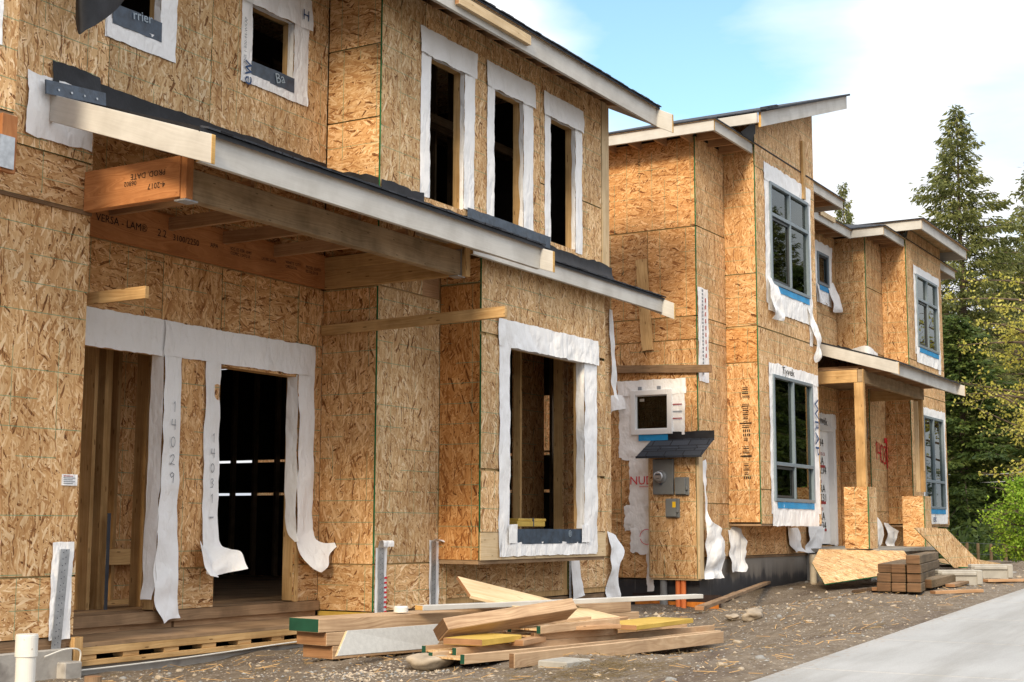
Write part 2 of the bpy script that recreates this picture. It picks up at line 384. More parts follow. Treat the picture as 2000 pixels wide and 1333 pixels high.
def fix_base(root, base):
    """put the Empty at the thing's base while its parts keep their places"""
    root.location = base
    for ch in root.children: ch.matrix_parent_inverse = Matrix.Translation(Vector(base)).inverted()

# ------------------------------------------------------------------ walls
T = .014; BK = .12
def cut(rect, holes):
    u0, u1, z0, z1 = rect
    hs = [h for h in holes if h[0] < u1 and h[1] > u0 and h[2] < z1 and h[3] > z0]
    if not hs: return [rect]
    us = sorted({u0, u1, *[min(max(h[k], u0), u1) for h in hs for k in (0, 1)]}); out = []
    for a, b in zip(us, us[1:]):
        if b-a < 1e-5: continue
        m = (a+b)/2; segs = [(z0, z1)]
        for h in hs:
            if h[0] < m < h[1]:
                ns = []
                for p, q in segs:
                    if h[3] <= p or h[2] >= q: ns.append((p, q)); continue
                    if h[2] > p: ns.append((p, h[2]))
                    if h[3] < q: ns.append((h[3], q))
                segs = ns
        out += [(a, b, p, q) for p, q in segs if q-p > 1e-4]
    return out

def wall(parent, axis, plane, panels, holes=(), back=None, sgn=-1, name='wall', gap=.003, framing=True, label=None):
    """sheets of strand board on the plane axis=plane, outer face towards sgn*axis; back: framing rectangles behind them"""
    mb = MB()
    for pn in panels:
        u0, u1, z0, z1 = pn[:4]; ori = pn[4] if len(pn) > 4 else 0; tint = pn[5] if len(pn) > 5 else R.random()*.6
        ox, oy = R.random()*30, R.random()*30
        g = gap
        for (a, b, c, d) in cut((u0+g, u1-g, z0+g, z1-g), holes):
            eg = lambda v, w: 1 if abs(v-w) < 1e-6 else 0
            lo, hi = (plane, plane-sgn*T)
            if axis == 'Y':
                y0, y1 = min(lo, hi), max(lo, hi)
                p = [(a, y0, c), (b, y0, c), (b, y1, c), (a, y1, c), (a, y0, d), (b, y0, d), (b, y1, d), (a, y1, d)]
            else:
                x0, x1 = min(lo, hi), max(lo, hi)
                p = [(x1, a, c), (x1, b, c), (x0, b, c), (x0, a, c), (x1, a, d), (x1, b, d), (x0, b, d), (x0, a, d)]
            i0 = len(mb.uv)
            mb.hexa(p, 0, tint=tint, mats=[eg(c, z0+g), eg(d, z1-g), 0, eg(b, u1-g), 0, eg(a, u0+g)])
            for k in range(i0, len(mb.uv)):        # continuous sheet coordinates
                f = mb.f[k]; q = []
                for vi in f:
                    vx = mb.v[vi]; u = vx[0] if axis == 'Y' else vx[1]; w = vx[2]
                    q.append((w+oy, u+ox) if ori else (u+ox, w+oy))
                if k-i0 in (2, 4): mb.uv[k] = q
    o = mb.build(name, ['osb', 'green'], parent, label=label)
    if framing:
        fb = MB()
        for rct in (back or [(min(p[0] for p in panels)+.02, max(p[1] for p in panels)-.02, min(p[2] for p in panels)+.01, max(p[3] for p in panels)-.01)]):
            for (a, b, c, d) in cut(rct, holes):
                lo = plane-sgn*(T+.001); hi = plane-sgn*(T+BK)
                if axis == 'Y': fb.box(a, b, lo, hi, c, d, along='z')
                else: fb.box(lo, hi, a, b, c, d, along='z')
        if fb.f: fb.build('wall_framing', 'pine', o)
    return o

# ------------------------------------------------------------------ membranes
def mem_rect(mb, axis, plane, u0, u1, z0, z1, out=.006, amp=.006, jit=.012, seed=0.0, step=.035, m=0, freq=5.0, lift=None):
    """a loose sheet lying on a wall plane (outer side is minus axis)"""
    jit *= .65
    nu = max(2, int(abs(u1-u0)/step)); nv = max(2, int(abs(z1-z0)/step))
    def fn(a, b):
        u = u0+(u1-u0)*a; z = z0+(z1-z0)*b
        o = out+amp*.95*(nz(u*freq, z*freq*.6, seed)+.6*nz(u*freq*2.7, z*freq*1.6, seed+9)+1.1*(.35-abs(nz(u*freq*1.7+z*3, z*freq*.9-u*2, seed+4))))
        if a in (0, 1): u += jit*(nz(z*6, seed, 3.3)+.8*nz(z*17, seed, 1.3)+.5*nz(z*41, seed, 5.3))
        if b in (0, 1): z += jit*(nz(u*6, seed, 7.7)+.8*nz(u*19, seed, 2.3)+.5*nz(u*43, seed, 6.1))
        if lift: o += lift(a, b)
        o = max(o, .002)
        return (u, plane-o, z) if axis == 'Y' else (plane-o, u, z)
    mb.grid(fn, nu, nv, m, abs(u1-u0), abs(z1-z0))
def catmull(P, n):
    P = [Vector(p) for p in P]; P = [P[0]*2-P[1]]+P+[P[-1]*2-P[-2]]; out = []
    m = len(P)-3
    for i in range(n+1):
        t = i/n*m; k = min(int(t), m-1); t -= k
        a, b, c, d = P[k:k+4]
        out.append(.5*((2*b)+(c-a)*t+(2*a-5*b+4*c-d)*t*t+(3*b-a-3*c+d)*t**3))
    return out
def polyline(P, n):
    P = [Vector(p) for p in P]; m = len(P)-1; out = []
    for i in range(n+1):
        t = i/n*m; k = min(int(t), m-1); t -= k; t = t*t*(3-2*t)*.4+t*.6; out.append(P[k].lerp(P[k+1], t))
    return out
def ribbon(mb, left, right, n=30, w=6, amp=.006, seed=0.0, m=0, bulge=0.0, lin=False):
    fit = polyline if lin else catmull
    Lp, Rp = fit(left, n), fit(right, n)
    def fn(a, b):
        i = round(b*n); p = Lp[i].lerp(Rp[i], a)
        q = Vector((nz(p.x*6, p.y*6, p.z*6+seed), nz(p.z*6, p.x*6+seed, p.y*6)*1.6, nz(p.y*7+seed, p.z*6, p.x*5)*.5))
        q *= 1+2.6*b**4
        return p+q*amp+Vector((0, -bulge*math.sin(a*math.pi), 0))
    ln = sum((Lp[i+1]-Lp[i]).length for i in range(n))
    mb.grid(fn, w, n, m, (Lp[0]-Rp[0]).length, ln)
def wrap_opening(parent, axis, plane, op, l=.17, r=.2, t=.27, b=0.0, seed=0.0, ret=.05, hang=(0, 0), sill=None, name='window_flashing', amp=.007, head_over=.03, mats=('wrap', 'dark_mem')):
    """house wrap strips round a rough opening op=(u0,u1,z0,z1) with returns into the jamb"""
    u0, u1, z0, z1 = op; mb = MB()
    zb = z0-b if b else z0
    mem_rect(mb, axis, plane, u0-l, u0+.004, zb-hang[0], z1+.03, .005, amp, .01, seed)
    mem_rect(mb, axis, plane, u1-.004, u1+r, zb-hang[1], z1+.03, .006, amp*1.2, .012, seed+3)
    if b: mem_rect(mb, axis, plane, u0-l*.8, u1+r*.9, z0-b, z0-(.13 if sill else 0), .012, amp, .012, seed+5)
    mem_rect(mb, axis, plane, u0-l-head_over, u1+r+head_over, z1-.012, z1+t, .014, amp*1.3, .014, seed+7, lift=lambda a, b_: .018*(1-b_)*abs(math.sin(a*9+seed)))
    # jamb return on the far side, head return
    d = ret
    def jam(a, b_):
        z = z0+.01+(z1-z0-.012)*b_; dd = a*(d+.018*nz(z*4, seed, 1)); o = .004+.004*nz(a*5, z*5, seed)
        return (u1-o-.002, plane-.008+dd+.005, z) if axis == 'Y' else (plane-.008+dd+.005, u1-o-.002, z)
    mb.grid(jam, 4, 24)
    def head(a, b_):
        u = u0+.01+(u1-u0-.02)*b_; dd = a*(d*.8+.02*nz(u*6, seed, 4)); o = .004+.004*nz(a*5, u*5, seed)
        return (u, plane-.008+dd+.005, z1-o-.002) if axis == 'Y' else (plane-.008+dd+.005, u, z1-o-.002)
    mb.grid(head, 4, 12)
    o = mb.build(name, 'wrap', parent, smooth=True)
    if sill:
        sb = MB(); mem_rect(sb, axis, plane, u0-.005, u1+.005, z0-sill, z0+.004, .016, .003, .005, seed+2)
        sb.grid(lambda a, b_: ((u0+(u1-u0)*a, plane-.014+b_*.12, z0+.004) if axis == 'Y' else (plane-.014+b_*.12, u0+(u1-u0)*a, z0+.004)), 6, 3)
        sb.build('sill_membrane', 'dark_mem', o, smooth=True)
    return o

def text(s, size, origin, ux, uy, mat, parent=None, name='lettering', align='LEFT', squash=1.0, off=None):
    c = bpy.data.curves.new('t', 'FONT'); c.body = s; c.size = size; c.align_x = align; c.resolution_u = 2
    if off: c.offset = off
    o = bpy.data.objects.new('t', c); COL.objects.link(o)
    bpy.context.view_layer.update()
    me = bpy.data.meshes.new_from_object(o); bpy.data.objects.remove(o); bpy.data.curves.remove(c)
    ux, uy = Vector(ux).normalized(), Vector(uy).normalized(); n = ux.cross(uy)
    me.transform(Matrix(((ux.x*squash, uy.x, n.x, origin[0]), (ux.y*squash, uy.y, n.y, origin[1]), (ux.z*squash, uy.z, n.z, origin[2]), (0, 0, 0, 1))))
    me.materials.clear(); me.materials.append(M[mat])
    ob = bpy.data.objects.new(name, me); COL.objects.link(ob)
    if parent: ob.parent = parent
    return ob
DIG = {'1': [[(.35, .8), (.5, 1), (.5, 0)]], '4': [[(.2, 1), (.15, .45), (.7, .45)], [(.6, 1), (.62, 0)]], '0': [[(.4+.28*math.cos(t*.5236+1.6), .5+.5*math.sin(t*.5236+1.6)) for t in range(13)]],
       '2': [[(.15, .75), (.25, .95), (.5, 1), (.65, .8), (.5, .45), (.12, .05), (.3, .1), (.7, .02)]], '9': [[(.65, .85), (.4, 1), (.15, .75), (.35, .5), (.62, .7), (.66, .85), (.62, .4), (.58, 0)]],
       '3': [[(.2, .95), (.5, 1), (.6, .8), (.35, .55), (.62, .35), (.5, .05), (.15, .03)]], '_': [[(.15, .1), (.8, .12)], [(.2, 0), (.75, .02)]]}
def digits(s, size, place, mat, parent, w=.012, name='handwriting', vertical=False, lead=1.3, adv=.75):
    """hand-drawn strokes; place(u,v) puts a point of the writing plane into the scene"""
    mb = MB()
    for i, ch in enumerate(s):
        ou, ov = (0, -i*lead*size) if vertical else (i*adv*size, 0)
        for st in DIG[ch]:
            for (a, b), (c, d) in zip(st, st[1:]):
                p0 = Vector((ou+a*size, ov+b*size)); p1 = Vector((ou+c*size, ov+d*size))
                t = (p1-p0); L = t.length; t /= max(L, 1e-6); nn = Vector((-t.y, t.x))*w/2; p0 -= t*w*.3; p1 += t*w*.3
                q = [p0+nn, p0-nn, p1-nn, p1+nn]
                mb.face([place(*k) for k in q], [tuple(k) for k in q])
    return mb.build(name, mat, parent)

def recentre(o):
    me = o.data; co = np.empty(len(me.vertices)*3, dtype=np.float32); me.vertices.foreach_get('co', co); co = co.reshape(-1, 3)
    c = Vector(((co[:, 0].min()+co[:, 0].max())/2, (co[:, 1].min()+co[:, 1].max())/2, co[:, 2].min()))
    me.transform(Matrix.Translation(-c)); o.location = c; return o
def thing(mb, name, mats, label, cat, group=None, **k):
    return tag(recentre(mb.build(name, mats, **k)), label, cat, group)

def D(px, py, d):
    """point on the camera ray through a photograph pixel at a given depth in metres"""
    return (fw+rt*((px-1000)/F_PX)+up*((666.5-py)/F_PX))*d
# ================================================================== terrain
def smooth(a, b, x):
    t = min(1, max(0, (x-a)/(b-a))); return t*t*(3-2*t)
def lerpt(x, tab):
    if x <= tab[0][0]: return tab[0][1]
    for (a, b), (c, d) in zip(tab, tab[1:]):
        if x <= c: return b+(d-b)*(x-a)/(c-a)
    return tab[-1][1]
BASE = [(-40, -2.2), (-5, -1.3), (0, -1.14), (17, -.58), (21, -.5), (26, -.5), (32, -.62), (45, -.95), (70, -1.3), (200, -1.5)]
HOUSE = [(-40, -2.3), (0, -1.2), (6, -1.08), (10, -1.06), (12, -1.07), (18.5, -1.08), (20.5, -.95), (23.3, -.86), (26, -.74), (31, -.7), (45, -.95), (70, -1.3), (200, -1.5)]
def gz(x, y, fine=True):
    b = lerpt(x, BASE); h = lerpt(x, HOUSE)
    t = min(1, max(0, (y-4.4)/3.4)); w = smooth(10, 17, x)
    pr = t*t*(1-w)+(1-(1-t)**2.5)*w
    z = b+(h-b)*pr
    if y > 3.06:
        e = min(1, (y-3.06)/.5)
        z += e*(.035*nz(x, y, 0, .9)+.026*nz(x, y, 5, 2.7)+.012*abs(nz(x*.4, y, 8, 3.1))) - .004*(1-e)
        if fine: z += e*(.009*nz(x, y, 2, 9)+.006*nz(x, y, 4, 23))
    # pit beside the service box, mound next to it
    d = math.hypot((x-17.75)/1.0, (y-7.75)/.9)
    if d < 1: z -= .2*(1-d*d)**1.5
    d = math.hypot((x-10.9)/2.4, (y-4.75)/1.5)
    if d < 1: z -= .2*(1-d*d)**1.2
    return z
def axis_pts(segs):
    out = []
    for a, b, st in segs:
        n = max(1, round((b-a)/st)); out += [a+(b-a)*i/n for i in range(n)]
    return out+[segs[-1][1]]
gx = axis_pts([(-900, -60, 120), (-60, 0, 6), (0, 6, .6), (6, 19, .055), (19, 34, .2), (34, 80, 1.6), (80, 900, 90)])
gy = axis_pts([(-900, -60, 120), (-60, -4, 6), (-4, 2.6, .8), (2.6, 6.4, .055), (6.4, 9.2, .09), (9.2, 30, 1.4), (30, 80, 6), (80, 900, 110)])
nx, ny = len(gx), len(gy)
gv = [(x, y, (gz(x, y) if abs(x) < 90 and abs(y) < 60 else -1.5)-(.12 if .9 < y < 3.06 and x < 40 else 0)-(.25 if y < .9 and y > -7 else 0)) for y in gy for x in gx]
gf = [(j*nx+i, j*nx+i+1, (j+1)*nx+i+1, (j+1)*nx+i) for j in range(ny-1) for i in range(nx-1)]
gm = bpy.data.meshes.new('ground'); gm.from_pydata(gv, [], gf); gm.materials.append(M['dirt']); gm.update()
gm.polygons.foreach_set('use_smooth', np.ones(len(gf), dtype=bool))
ground = bpy.data.objects.new('ground', gm); COL.objects.link(ground); ground['kind'] = 'structure'
# sidewalk slabs following the grade, one sheet with scored joints
wb = MB()
xs = axis_pts([(-30, 40, 1.75)])
EDGE = 3.06
for a, b in zip(xs, xs[1:]):
    za, zb_ = lerpt(a, BASE)+.012, lerpt(b, BASE)+.012; g = .009
    ea = EDGE+.01*nz(a, 0, 0); eb = EDGE+.01*nz(b, 0, 0)
    p = [(a+g, .9, za-.12), (b-g, .9, zb_-.12), (b-g, eb, zb_-.12), (a+g, ea, za-.12), (a+g, .9, za), (b-g, .9, zb_), (b-g, eb, zb_), (a+g, ea, za)]
    wb.hexa(p)
side = wb.build('sidewalk', 'walk', bevel=.008); side['kind'] = 'structure'
rb = MB()
for a, b in zip(xs, xs[1:]):
    za, zb_ = lerpt(a, BASE)-.14, lerpt(b, BASE)-.14
    rb.face([(a, -7, za), (b, -7, zb_), (b, .9, zb_), (a, .9, za)], [(a, 0), (b, 0), (b, 8), (a, 8)])
M['asphalt'] = plain('asphalt', (.06, .06, .062), .9, .2, .2, 20, bump=.3)
road = rb.build('road', 'asphalt'); road['kind'] = 'structure'

# ================================================================== shared house pieces
def strap(parent, x, y, z0, z1, wrapx=(.0, .0), sx=0.0, w=.052, hole=True):
    """galvanised hold-down strap with rows of nail holes, on its scrap of white wrap"""
    mb = MB()
    n = max(3, int((z1-z0)/.045))
    mb.hexa([(x-w/2+sx, y, z0), (x+w/2+sx, y, z0), (x+w/2+sx, y+.003, z0), (x-w/2+sx, y+.003, z0), (x-w/2, y, z1), (x+w/2, y, z1), (x+w/2, y+.003, z1), (x-w/2, y+.003, z1)])
    for k in range(n):
        t = (k+.5)/n; z = z0+(z1-z0)*t; xx = x+sx*(1-t)
        for d in (-.013, .013): mb.cyl((xx+d, y-.0008, z+(d > 0)*.012), (xx+d, y+.001, z+(d > 0)*.012), .0042, n=8, m=1)
    o = mb.build('hold_down_strap', ['metal', 'metal_dark'], parent)
    return o
def fascia_board(parent, pts, h, t=.04, name='fascia', mat='primed', ends='primed_end'):
    """board along top edge pts[0]->pts[1], hanging h below"""
    mb = MB(); a, b = Vector(pts[0]), Vector(pts[1])
    mb.bar((a.x, a.y, a.z-h), (b.x, b.y, b.z-h), t, h, m=0, me=1)
    return mb.build(name, [mat, ends], parent, bevel=.003)
def roof_slab(parent, corners, t=.03, shingle='shingle', under='osb', name='roof'):
    """corners: four points of the top face, first edge along the eave"""
    mb = MB(); c = [Vector(k) for k in corners]; lo = [k-Vector((0, 0, t)) for k in c]
    mb.hexa(lo+c, mats=[1, 0, 0, 0, 0, 0], off=(0, 0))
    # ragged shingle edge
    return mb.build(name, [shingle, under], parent)
def felt_strip(parent, axis, plane, u0, u1, zf, h, seed=0.0, name='roof_felt', hv=.35):
    mb = MB(); n = max(4, int((u1-u0)/.07))
    def fn(a, b):
        u = u0+(u1-u0)*a; z0 = zf(u); hh = h*(1+hv*(nz(u*2.3, seed)+.5*nz(u*9, seed)))
        o = .008+.012*b*(nz(u*5, seed, 3)+.6)+(.05*(1-b)**3)
        return (u, plane-max(o, .003), z0+hh*b-.01) if axis == 'Y' else (plane-max(o, .003), u, z0+hh*b-.01)
    mb.grid(fn, n, 5)
    return mb.build(name, 'felt', parent, smooth=True)

def glazed(parent, plane, op, vm=True, tr=(), mat='frame', sashes=(), name='window', fw_=.05, proud=.035, depth=.09):
    """window unit in a wall facing -Y; tr: heights of the cross bars"""
    x0, x1, z0, z1 = op; y0 = plane-proud; y1 = plane+depth
    fb = MB()
    fb.box(x0, x0+fw_, y0, y1, z0, z1, along='z'); fb.box(x1-fw_, x1, y0, y1, z0, z1, along='z')
    fb.box(x0+fw_, x1-fw_, y0+.001, y1, z0, z0+fw_); fb.box(x0+fw_, x1-fw_, y0+.001, y1, z1-fw_, z1)
    xm = (x0+x1)/2
    for z in tr: fb.box(x0+fw_, x1-fw_, y0+.002, y1-.01, z-.027, z+.027)
    cuts = [z0+fw_]+[v for z in tr for v in (z-.027, z+.027)]+[z1-fw_]
    if vm:
        for a, b in zip(cuts[::2], cuts[1::2]): fb.box(xm-.023, xm+.023, y0+.003, y1-.012, a, b, along='z')
    fr = fb.build('window_frame', mat, None, bevel=.004)
    root = fr; fr.name = name; fr.parent = parent
    gb = MB(); gb.box(x0+fw_-.008, x1-fw_+.008, plane+.012, plane+.018, z0+fw_-.008, z1-fw_+.008)
    gb.build('window_pane', 'glass', fr)
    for (a, b, c, d) in sashes:
        s = MB(); w = .035
        s.box(a, a+w, plane-.008, plane+.045, c, d, along='z'); s.box(b-w, b, plane-.008, plane+.045, c, d, along='z')
        s.box(a+w, b-w, plane-.007, plane+.044, c, c+w); s.box(a+w, b-w, plane-.007, plane+.044, d-w, d)
        s.build('sash', 'sash', fr)
    return fr
def studs(parent, axis, plane, us, z0, z1, d=.09, w=.038, name='wall_stud', mat='pine', tint=0.0):
    mb = MB()
    for u in us:
        if axis == 'Y': mb.box(u, u+w, plane, plane+d, z0, z1, along='z', tint=tint+R.random()*.3)
        else: mb.box(plane, plane+d, u, u+w, z0, z1, along='z', tint=tint+R.random()*.3)
    return mb.build(name, mat, parent)

# ================================================================== HOUSE 1 (near)
H1 = empty('unfinished_house')
tag(H1, 'bare strand board house with open window holes and a deep roofed entry, nearest the camera', 'house')
FZ = -.70
# --- left wing, front plane 7.94
wall(H1, 'Y', 7.94, [(4.85, 7.27, -.355, 2.28, 0, .22), (2.4, 4.85, -.355, 2.28), (2.4, 4.85, 2.285, 2.65), (4.85, 7.27, 2.292, 2.648, 1, .3), (4.85, 7.27, -.78, -.362, 1, .15), (2.4, 4.85, -.78, -.362),
     (2.4, 6.15, 2.655, 5.5), (6.15, 7.27, 2.655, 5.5, 0, .05)], name='wall', back=[(2.45, 7.25, -.77, 5.4)])
# thick dark joint strip under the floor band
jb = MB(); jb.box(2.4, 7.268, 7.925, 7.941, 2.262, 2.288, tint=.6); jb.build('trim_strip', 'oldwood', H1)
# right end of the wing, facing the recess (+X side, unseen) and closure
wall(H1, 'X', 7.27, [(7.96, 8.66, -.78, 2.6), (7.96, 16, 2.6, 6.2)], sgn=1, framing=False)
# upper bay of the left wing
wall(H1, 'Y', 7.44, [(3.4, 6.13, 2.68, 4.2, 0, .1), (3.4, 6.13, 4.2, 5.5, 0, .1)], back=[(3.45, 6.1, 2.7, 5.4)], holes=[(4.0, 5.8, 3.3, 5.2)])
wall(H1, 'X', 6.13, [(7.456, 7.93, 2.68, 5.5)], sgn=1, framing=False)
bb = MB(); bb.box(3.4, 6.13, 7.45, 7.93, 2.64, 2.678); bb.build('bay_floor', 'ply', H1)
mbx = MB(); mem_rect(mbx, 'Y', 7.44, 5.8, 5.99, 3.1, 5.3, .008, .007, .012, 2.2); mbx.build('window_flashing', 'wrap', H1, smooth=True)
# --- entry recess, back plane 8.6
D1 = (7.62, 8.73, -.70, 1.425); D2 = (9.44, 10.51, -.70, 1.40)
W1 = (8.01, 8.56, 4.27, 4.83); W2 = (9.72, 10.33, 4.27, 4.83)
wall(H1, 'Y', 8.6, [(7.27, 8.70, 1.0, 2.28, 1, .5), (8.70, 9.43, -.355, 2.28, 0, .45), (9.43, 10.50, 1.0, 2.28, 1, .5), (10.50, 10.87, -.355, 2.28, 0, .45), (8.70, 9.43, -.70, -.362, 1, .3), (10.50, 10.87, -.70, -.362, 1, .3),
     (7.27, 10.87, 2.62, 3.4, 1, .5), (7.27, 8.0, 3.4, 4.62, 0, .05), (8.0, 9.2, 3.4, 6.2, 0, .0), (9.2, 10.87, 3.4, 6.2, 0, .12), (7.27, 8.0, 4.63, 6.2, 0, .1)],
     holes=[D1, D2, W1, W2], back=[(7.3, 10.85, -.69, 6.1)])
# sills, platform edge
sb = MB()
sb.box(7.28, 10.85, 8.56, 8.72, -.79, -.702, tint=.5); sb.build('door_sill', 'ply', H1)
sb = MB(); sb.box(7.28, 8.95, 8.615, 8.65, -.96, -.795, tint=.2); sb.box(8.97, 10.85, 8.605, 8.65, -.90, -.795, tint=.1); sb.build('rim_joist', 'fir', H1)
# --- right block, front plane 7.94
U1 = (11.71, 12.36, 3.30, 4.80); U2 = (12.97, 13.61, 3.30, 4.80); U3 = (14.24, 14.86, 3.30, 4.80)
BAYH = (12.05, 14.56, -.2, 2.2)
wall(H1, 'Y', 7.94, [(10.87, 11.94, -.352, 2.28, 0, 0), (11.94, 14.67, -.352, 2.28, 0, .2), (14.67, 15.79, -.352, 1.9, 0, .1), (14.67, 15.79, 1.9, 2.9, 1, .1), (10.87, 12.1, -.79, -.36, 1, .05), (12.1, 14.55, -.72, -.36, 1, .25), (14.67, 15.79, -.72, -.36, 1, .15),
     (10.87, 11.62, 2.29, 5.34, 0, .0), (11.62, 12.9, 2.9, 5.34, 0, .12), (12.9, 14.0, 2.9, 5.34, 0, .15), (14.0, 15.55, 3.95, 5.34, 0, .12), (14.0, 15.55, 2.9, 3.94, 0, .05)],
     holes=[U1, U2, U3, BAYH], back=[(11.0, 15.76, -.78, 5.33)])
wall(H1, 'X', 10.87, [(7.955, 8.6, -.355, 2.28, 0, .42), (7.955, 8.6, -.79, -.362, 1, .35), (7.955, 8.59, 3.2, 3.945, 1, .4), (7.955, 8.59, 3.952, 4.68, 1, .35), (7.955, 8.59, 4.69, 5.7, 1, .42), (7.955, 8.59, 2.61, 3.2, 1, .5)],
     back=[(7.96, 8.58, -.78, 5.5)])
# rear part of the upper storey seen nowhere: end walls with daylight gaps between the sheets
wall(H1, 'X', 15.79, [(7.96, 16, -.72, .43), (7.96, 16, .465, .9), (7.96, 16, .935, 2.28), (7.96, 16, 2.29, 4.0), (7.96, 16, 4.0, 5.7)], holes=[(8.45, 8.99, .96, 1.66)], sgn=1, framing=False, gap=.0)
studs(H1, 'X', 15.66, [8.3+.4064*k for k in range(18)], FZ, 2.28, tint=.4, mat='treated')  # dark timber stock puts the room's shade into these studs
mb = MB(); mem_rect(mb, 'X', 15.64, 8.9, 8.99, 1.0, 1.7, .006, .008, .012, 3.1); mb.build('loose_wrap', 'wrap', H1, smooth=True)
# exposed corner post of the upper storey
pb = MB(); pb.box(15.57, 15.665, 7.935, 8.03, 3.2, 5.34, along='z'); pb.box(15.668, 15.76, 7.935, 8.03, 3.2, 5.34, along='z', tint=.1); pb.build('corner_post', 'pine_pale', H1, bevel=.003)
# --- ground floor bay
BW = (12.49, 14.13, -.03, 1.84)
wall(H1, 'Y', 7.444, [(11.94, 14.67, -.055, .55, 0, .05), (11.94, 14.67, .57, 1.905, 0, .03), (11.94, 14.67, 1.93, 2.68, 0, .06)], holes=[BW], back=[(12.05, 14.55, -.3, 2.65)])
pb = MB(); pb.box(11.955, 14.655, 7.446, 7.46, -.33, -.06); pb.build('bay_skirt', 'pine_pale', H1)
wall(H1, 'X', 11.94, [(7.46, 7.938, -.33, 2.42, 0, .95), (7.46, 7.938, 2.43, 2.68, 1, .6)], back=[(7.47, 7.93, -.3, 2.6)])
wall(H1, 'X', 14.67, [(7.46, 7.938, -.33, 2.68)], sgn=1, framing=False)
pb = MB(); pb.box(11.95, 14.66, 7.47, 7.93, -.37, -.332); pb.build('bay_floor', 'ply', H1)
# --- floors, ceilings, back wall
fb = MB(); fb.box(2.6, 15.7, 8.73, 15.9, -.78, FZ); fb.box(11.0, 15.66, 8.07, 8.729, -.78, FZ+.001); fb.build('floor', 'ply', H1)
fb = MB(); fb.box(2.6, 15.7, 8.73, 15.9, 2.3, 2.6); fb.box(11.0, 15.66, 8.07, 8.729, 2.3, 2.601); fb.build('upper_floor', 'oldwood', H1)
fb = MB(); fb.box(2.4, 15.78, 15.9, 16.0, -.8, 5.6); fb.build('rear_wall', 'baffle_shade', H1)
rf = MB(); rf.box(2.2, 16.0, 8.1, 16.2, 5.62, 5.7); rf.box(7.28, 10.86, 8.62, 15, 6.2, 6.28); rf.build('roof_deck', 'osb', H1)
# interior partitions: stacked studs behind the first doorway
studs(H1, 'Y', 9.05, [7.95, 7.99, 8.03, 8.2], FZ, 2.28, d=.14, tint=.0)
studs(H1, 'Y', 9.15, [8.50, 8.62, 8.66, 9.12], FZ, 2.28, d=.14, tint=.2)
studs(H1, 'Y', 9.6, [7.6+.4*k for k in range(7)], FZ, 2.28, d=.09, tint=.4)
ib = MB(); ib.box(7.5, 10.15, 9.7, 9.714, FZ, 2.28, tint=.6); ib.build('partition_sheet', 'osb', H1)
ib = MB(); ib.box(7.6, 10.15, 9.58, 9.695, FZ, FZ+.04); ib.box(7.64, 9.6, 9.575, 9.598, -.35, -.21); ib.build('partition_plate', 'pine', H1)
ib = MB(); ib.box(8.62, 8.655, 9.06, 9.065, -.7, .1, along='z'); ib.build('hold_down_strap', 'metal_dark', H1)
ib = MB(); ib.box(10.16, 10.2, 9.72, 15.9, FZ, 2.28); ib.build('shade_partition', 'baffle_shade', H1)  # added partition, keeps light from the open left end off the end wall
studs(H1, 'Y', 10.6, [10.72, 11.13, 11.54], FZ, 2.28, tint=.2, mat='pine')
studs(H1, 'Y', 9.5, [12.6, 13.4, 14.1], FZ, 2.28, tint=.3, mat='pine')
studs(H1, 'Y', 9.3, [11.4+.4064*k for k in range(10)], 2.6, 5.6, tint=.6, mat='treated')  # dark stock and tint paint the dimness of the upper rooms
ib = MB()
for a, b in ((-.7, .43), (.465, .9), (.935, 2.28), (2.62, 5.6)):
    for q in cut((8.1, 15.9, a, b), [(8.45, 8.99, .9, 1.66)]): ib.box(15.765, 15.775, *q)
ib.build('shade_liner', 'baffle_shade', H1)  # added near-black sheets, painting interior shade over the end wall
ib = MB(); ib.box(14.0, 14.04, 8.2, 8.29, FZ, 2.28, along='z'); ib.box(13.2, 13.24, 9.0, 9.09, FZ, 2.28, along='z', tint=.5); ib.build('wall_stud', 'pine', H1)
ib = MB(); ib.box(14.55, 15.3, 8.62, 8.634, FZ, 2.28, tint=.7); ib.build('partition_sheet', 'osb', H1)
ib = MB(); ib.box(11.4, 15.5, 10.5, 10.53, 2.6, 5.6); ib.box(7.4, 10.8, 9.9, 9.93, 2.6, 6.2); ib.build('shade_partition', 'baffle_shade', H1)  # near-black colour paints shade behind the upper window openings
ib = MB()
for k in range(6): ib.bar((11.3, 8.9+.4*k, 4.6+.12*k), (15.6, 8.9+.4*k, 4.6+.12*k), .04, .1, tint=1.0)
for k in range(4): ib.bar((8.0, 8.9+.4*k, 4.75), (10.8, 8.9+.4*k, 5.3), .04, .1)
ib.build('ceiling_joist', 'treated', H1)  # dark stock, interior shade put into the joist colour
# --- foundation
cb = MB()
cb.box(2.4, 7.24, 7.9, 8.1, -1.6, -.86); cb.box(7.24, 10.87, 7.96, 8.15, -1.6, -.985); cb.box(10.87, 15.75, 7.98, 8.15, -1.6, -.93)
cb.box(7.1, 7.26, 7.82, 7.95, -1.6, -.95)
cb.build('foundation', 'concrete', H1, bevel=.01)
cb = MB()
cb.box(2.4, 7.26, 7.95, 8.1, -.855, -.785, tint=.2); cb.box(2.4, 7.2, 7.93, 7.949, -.862, -.83, tint=.5)
cb.box(10.885, 15.77, 7.955, 8.09, -.86, -.795, tint=.2); cb.box(10.885, 15.77, 7.945, 7.97, -.928, -.862, tint=.4)
cb.build('sill_plate', 'oldwood', H1, bevel=.003)
cb = MB(); cb.box(10.868, 10.9, 7.96, 8.59, -.9, -.8); cb.build('yellow_rim', 'yellow', H1)
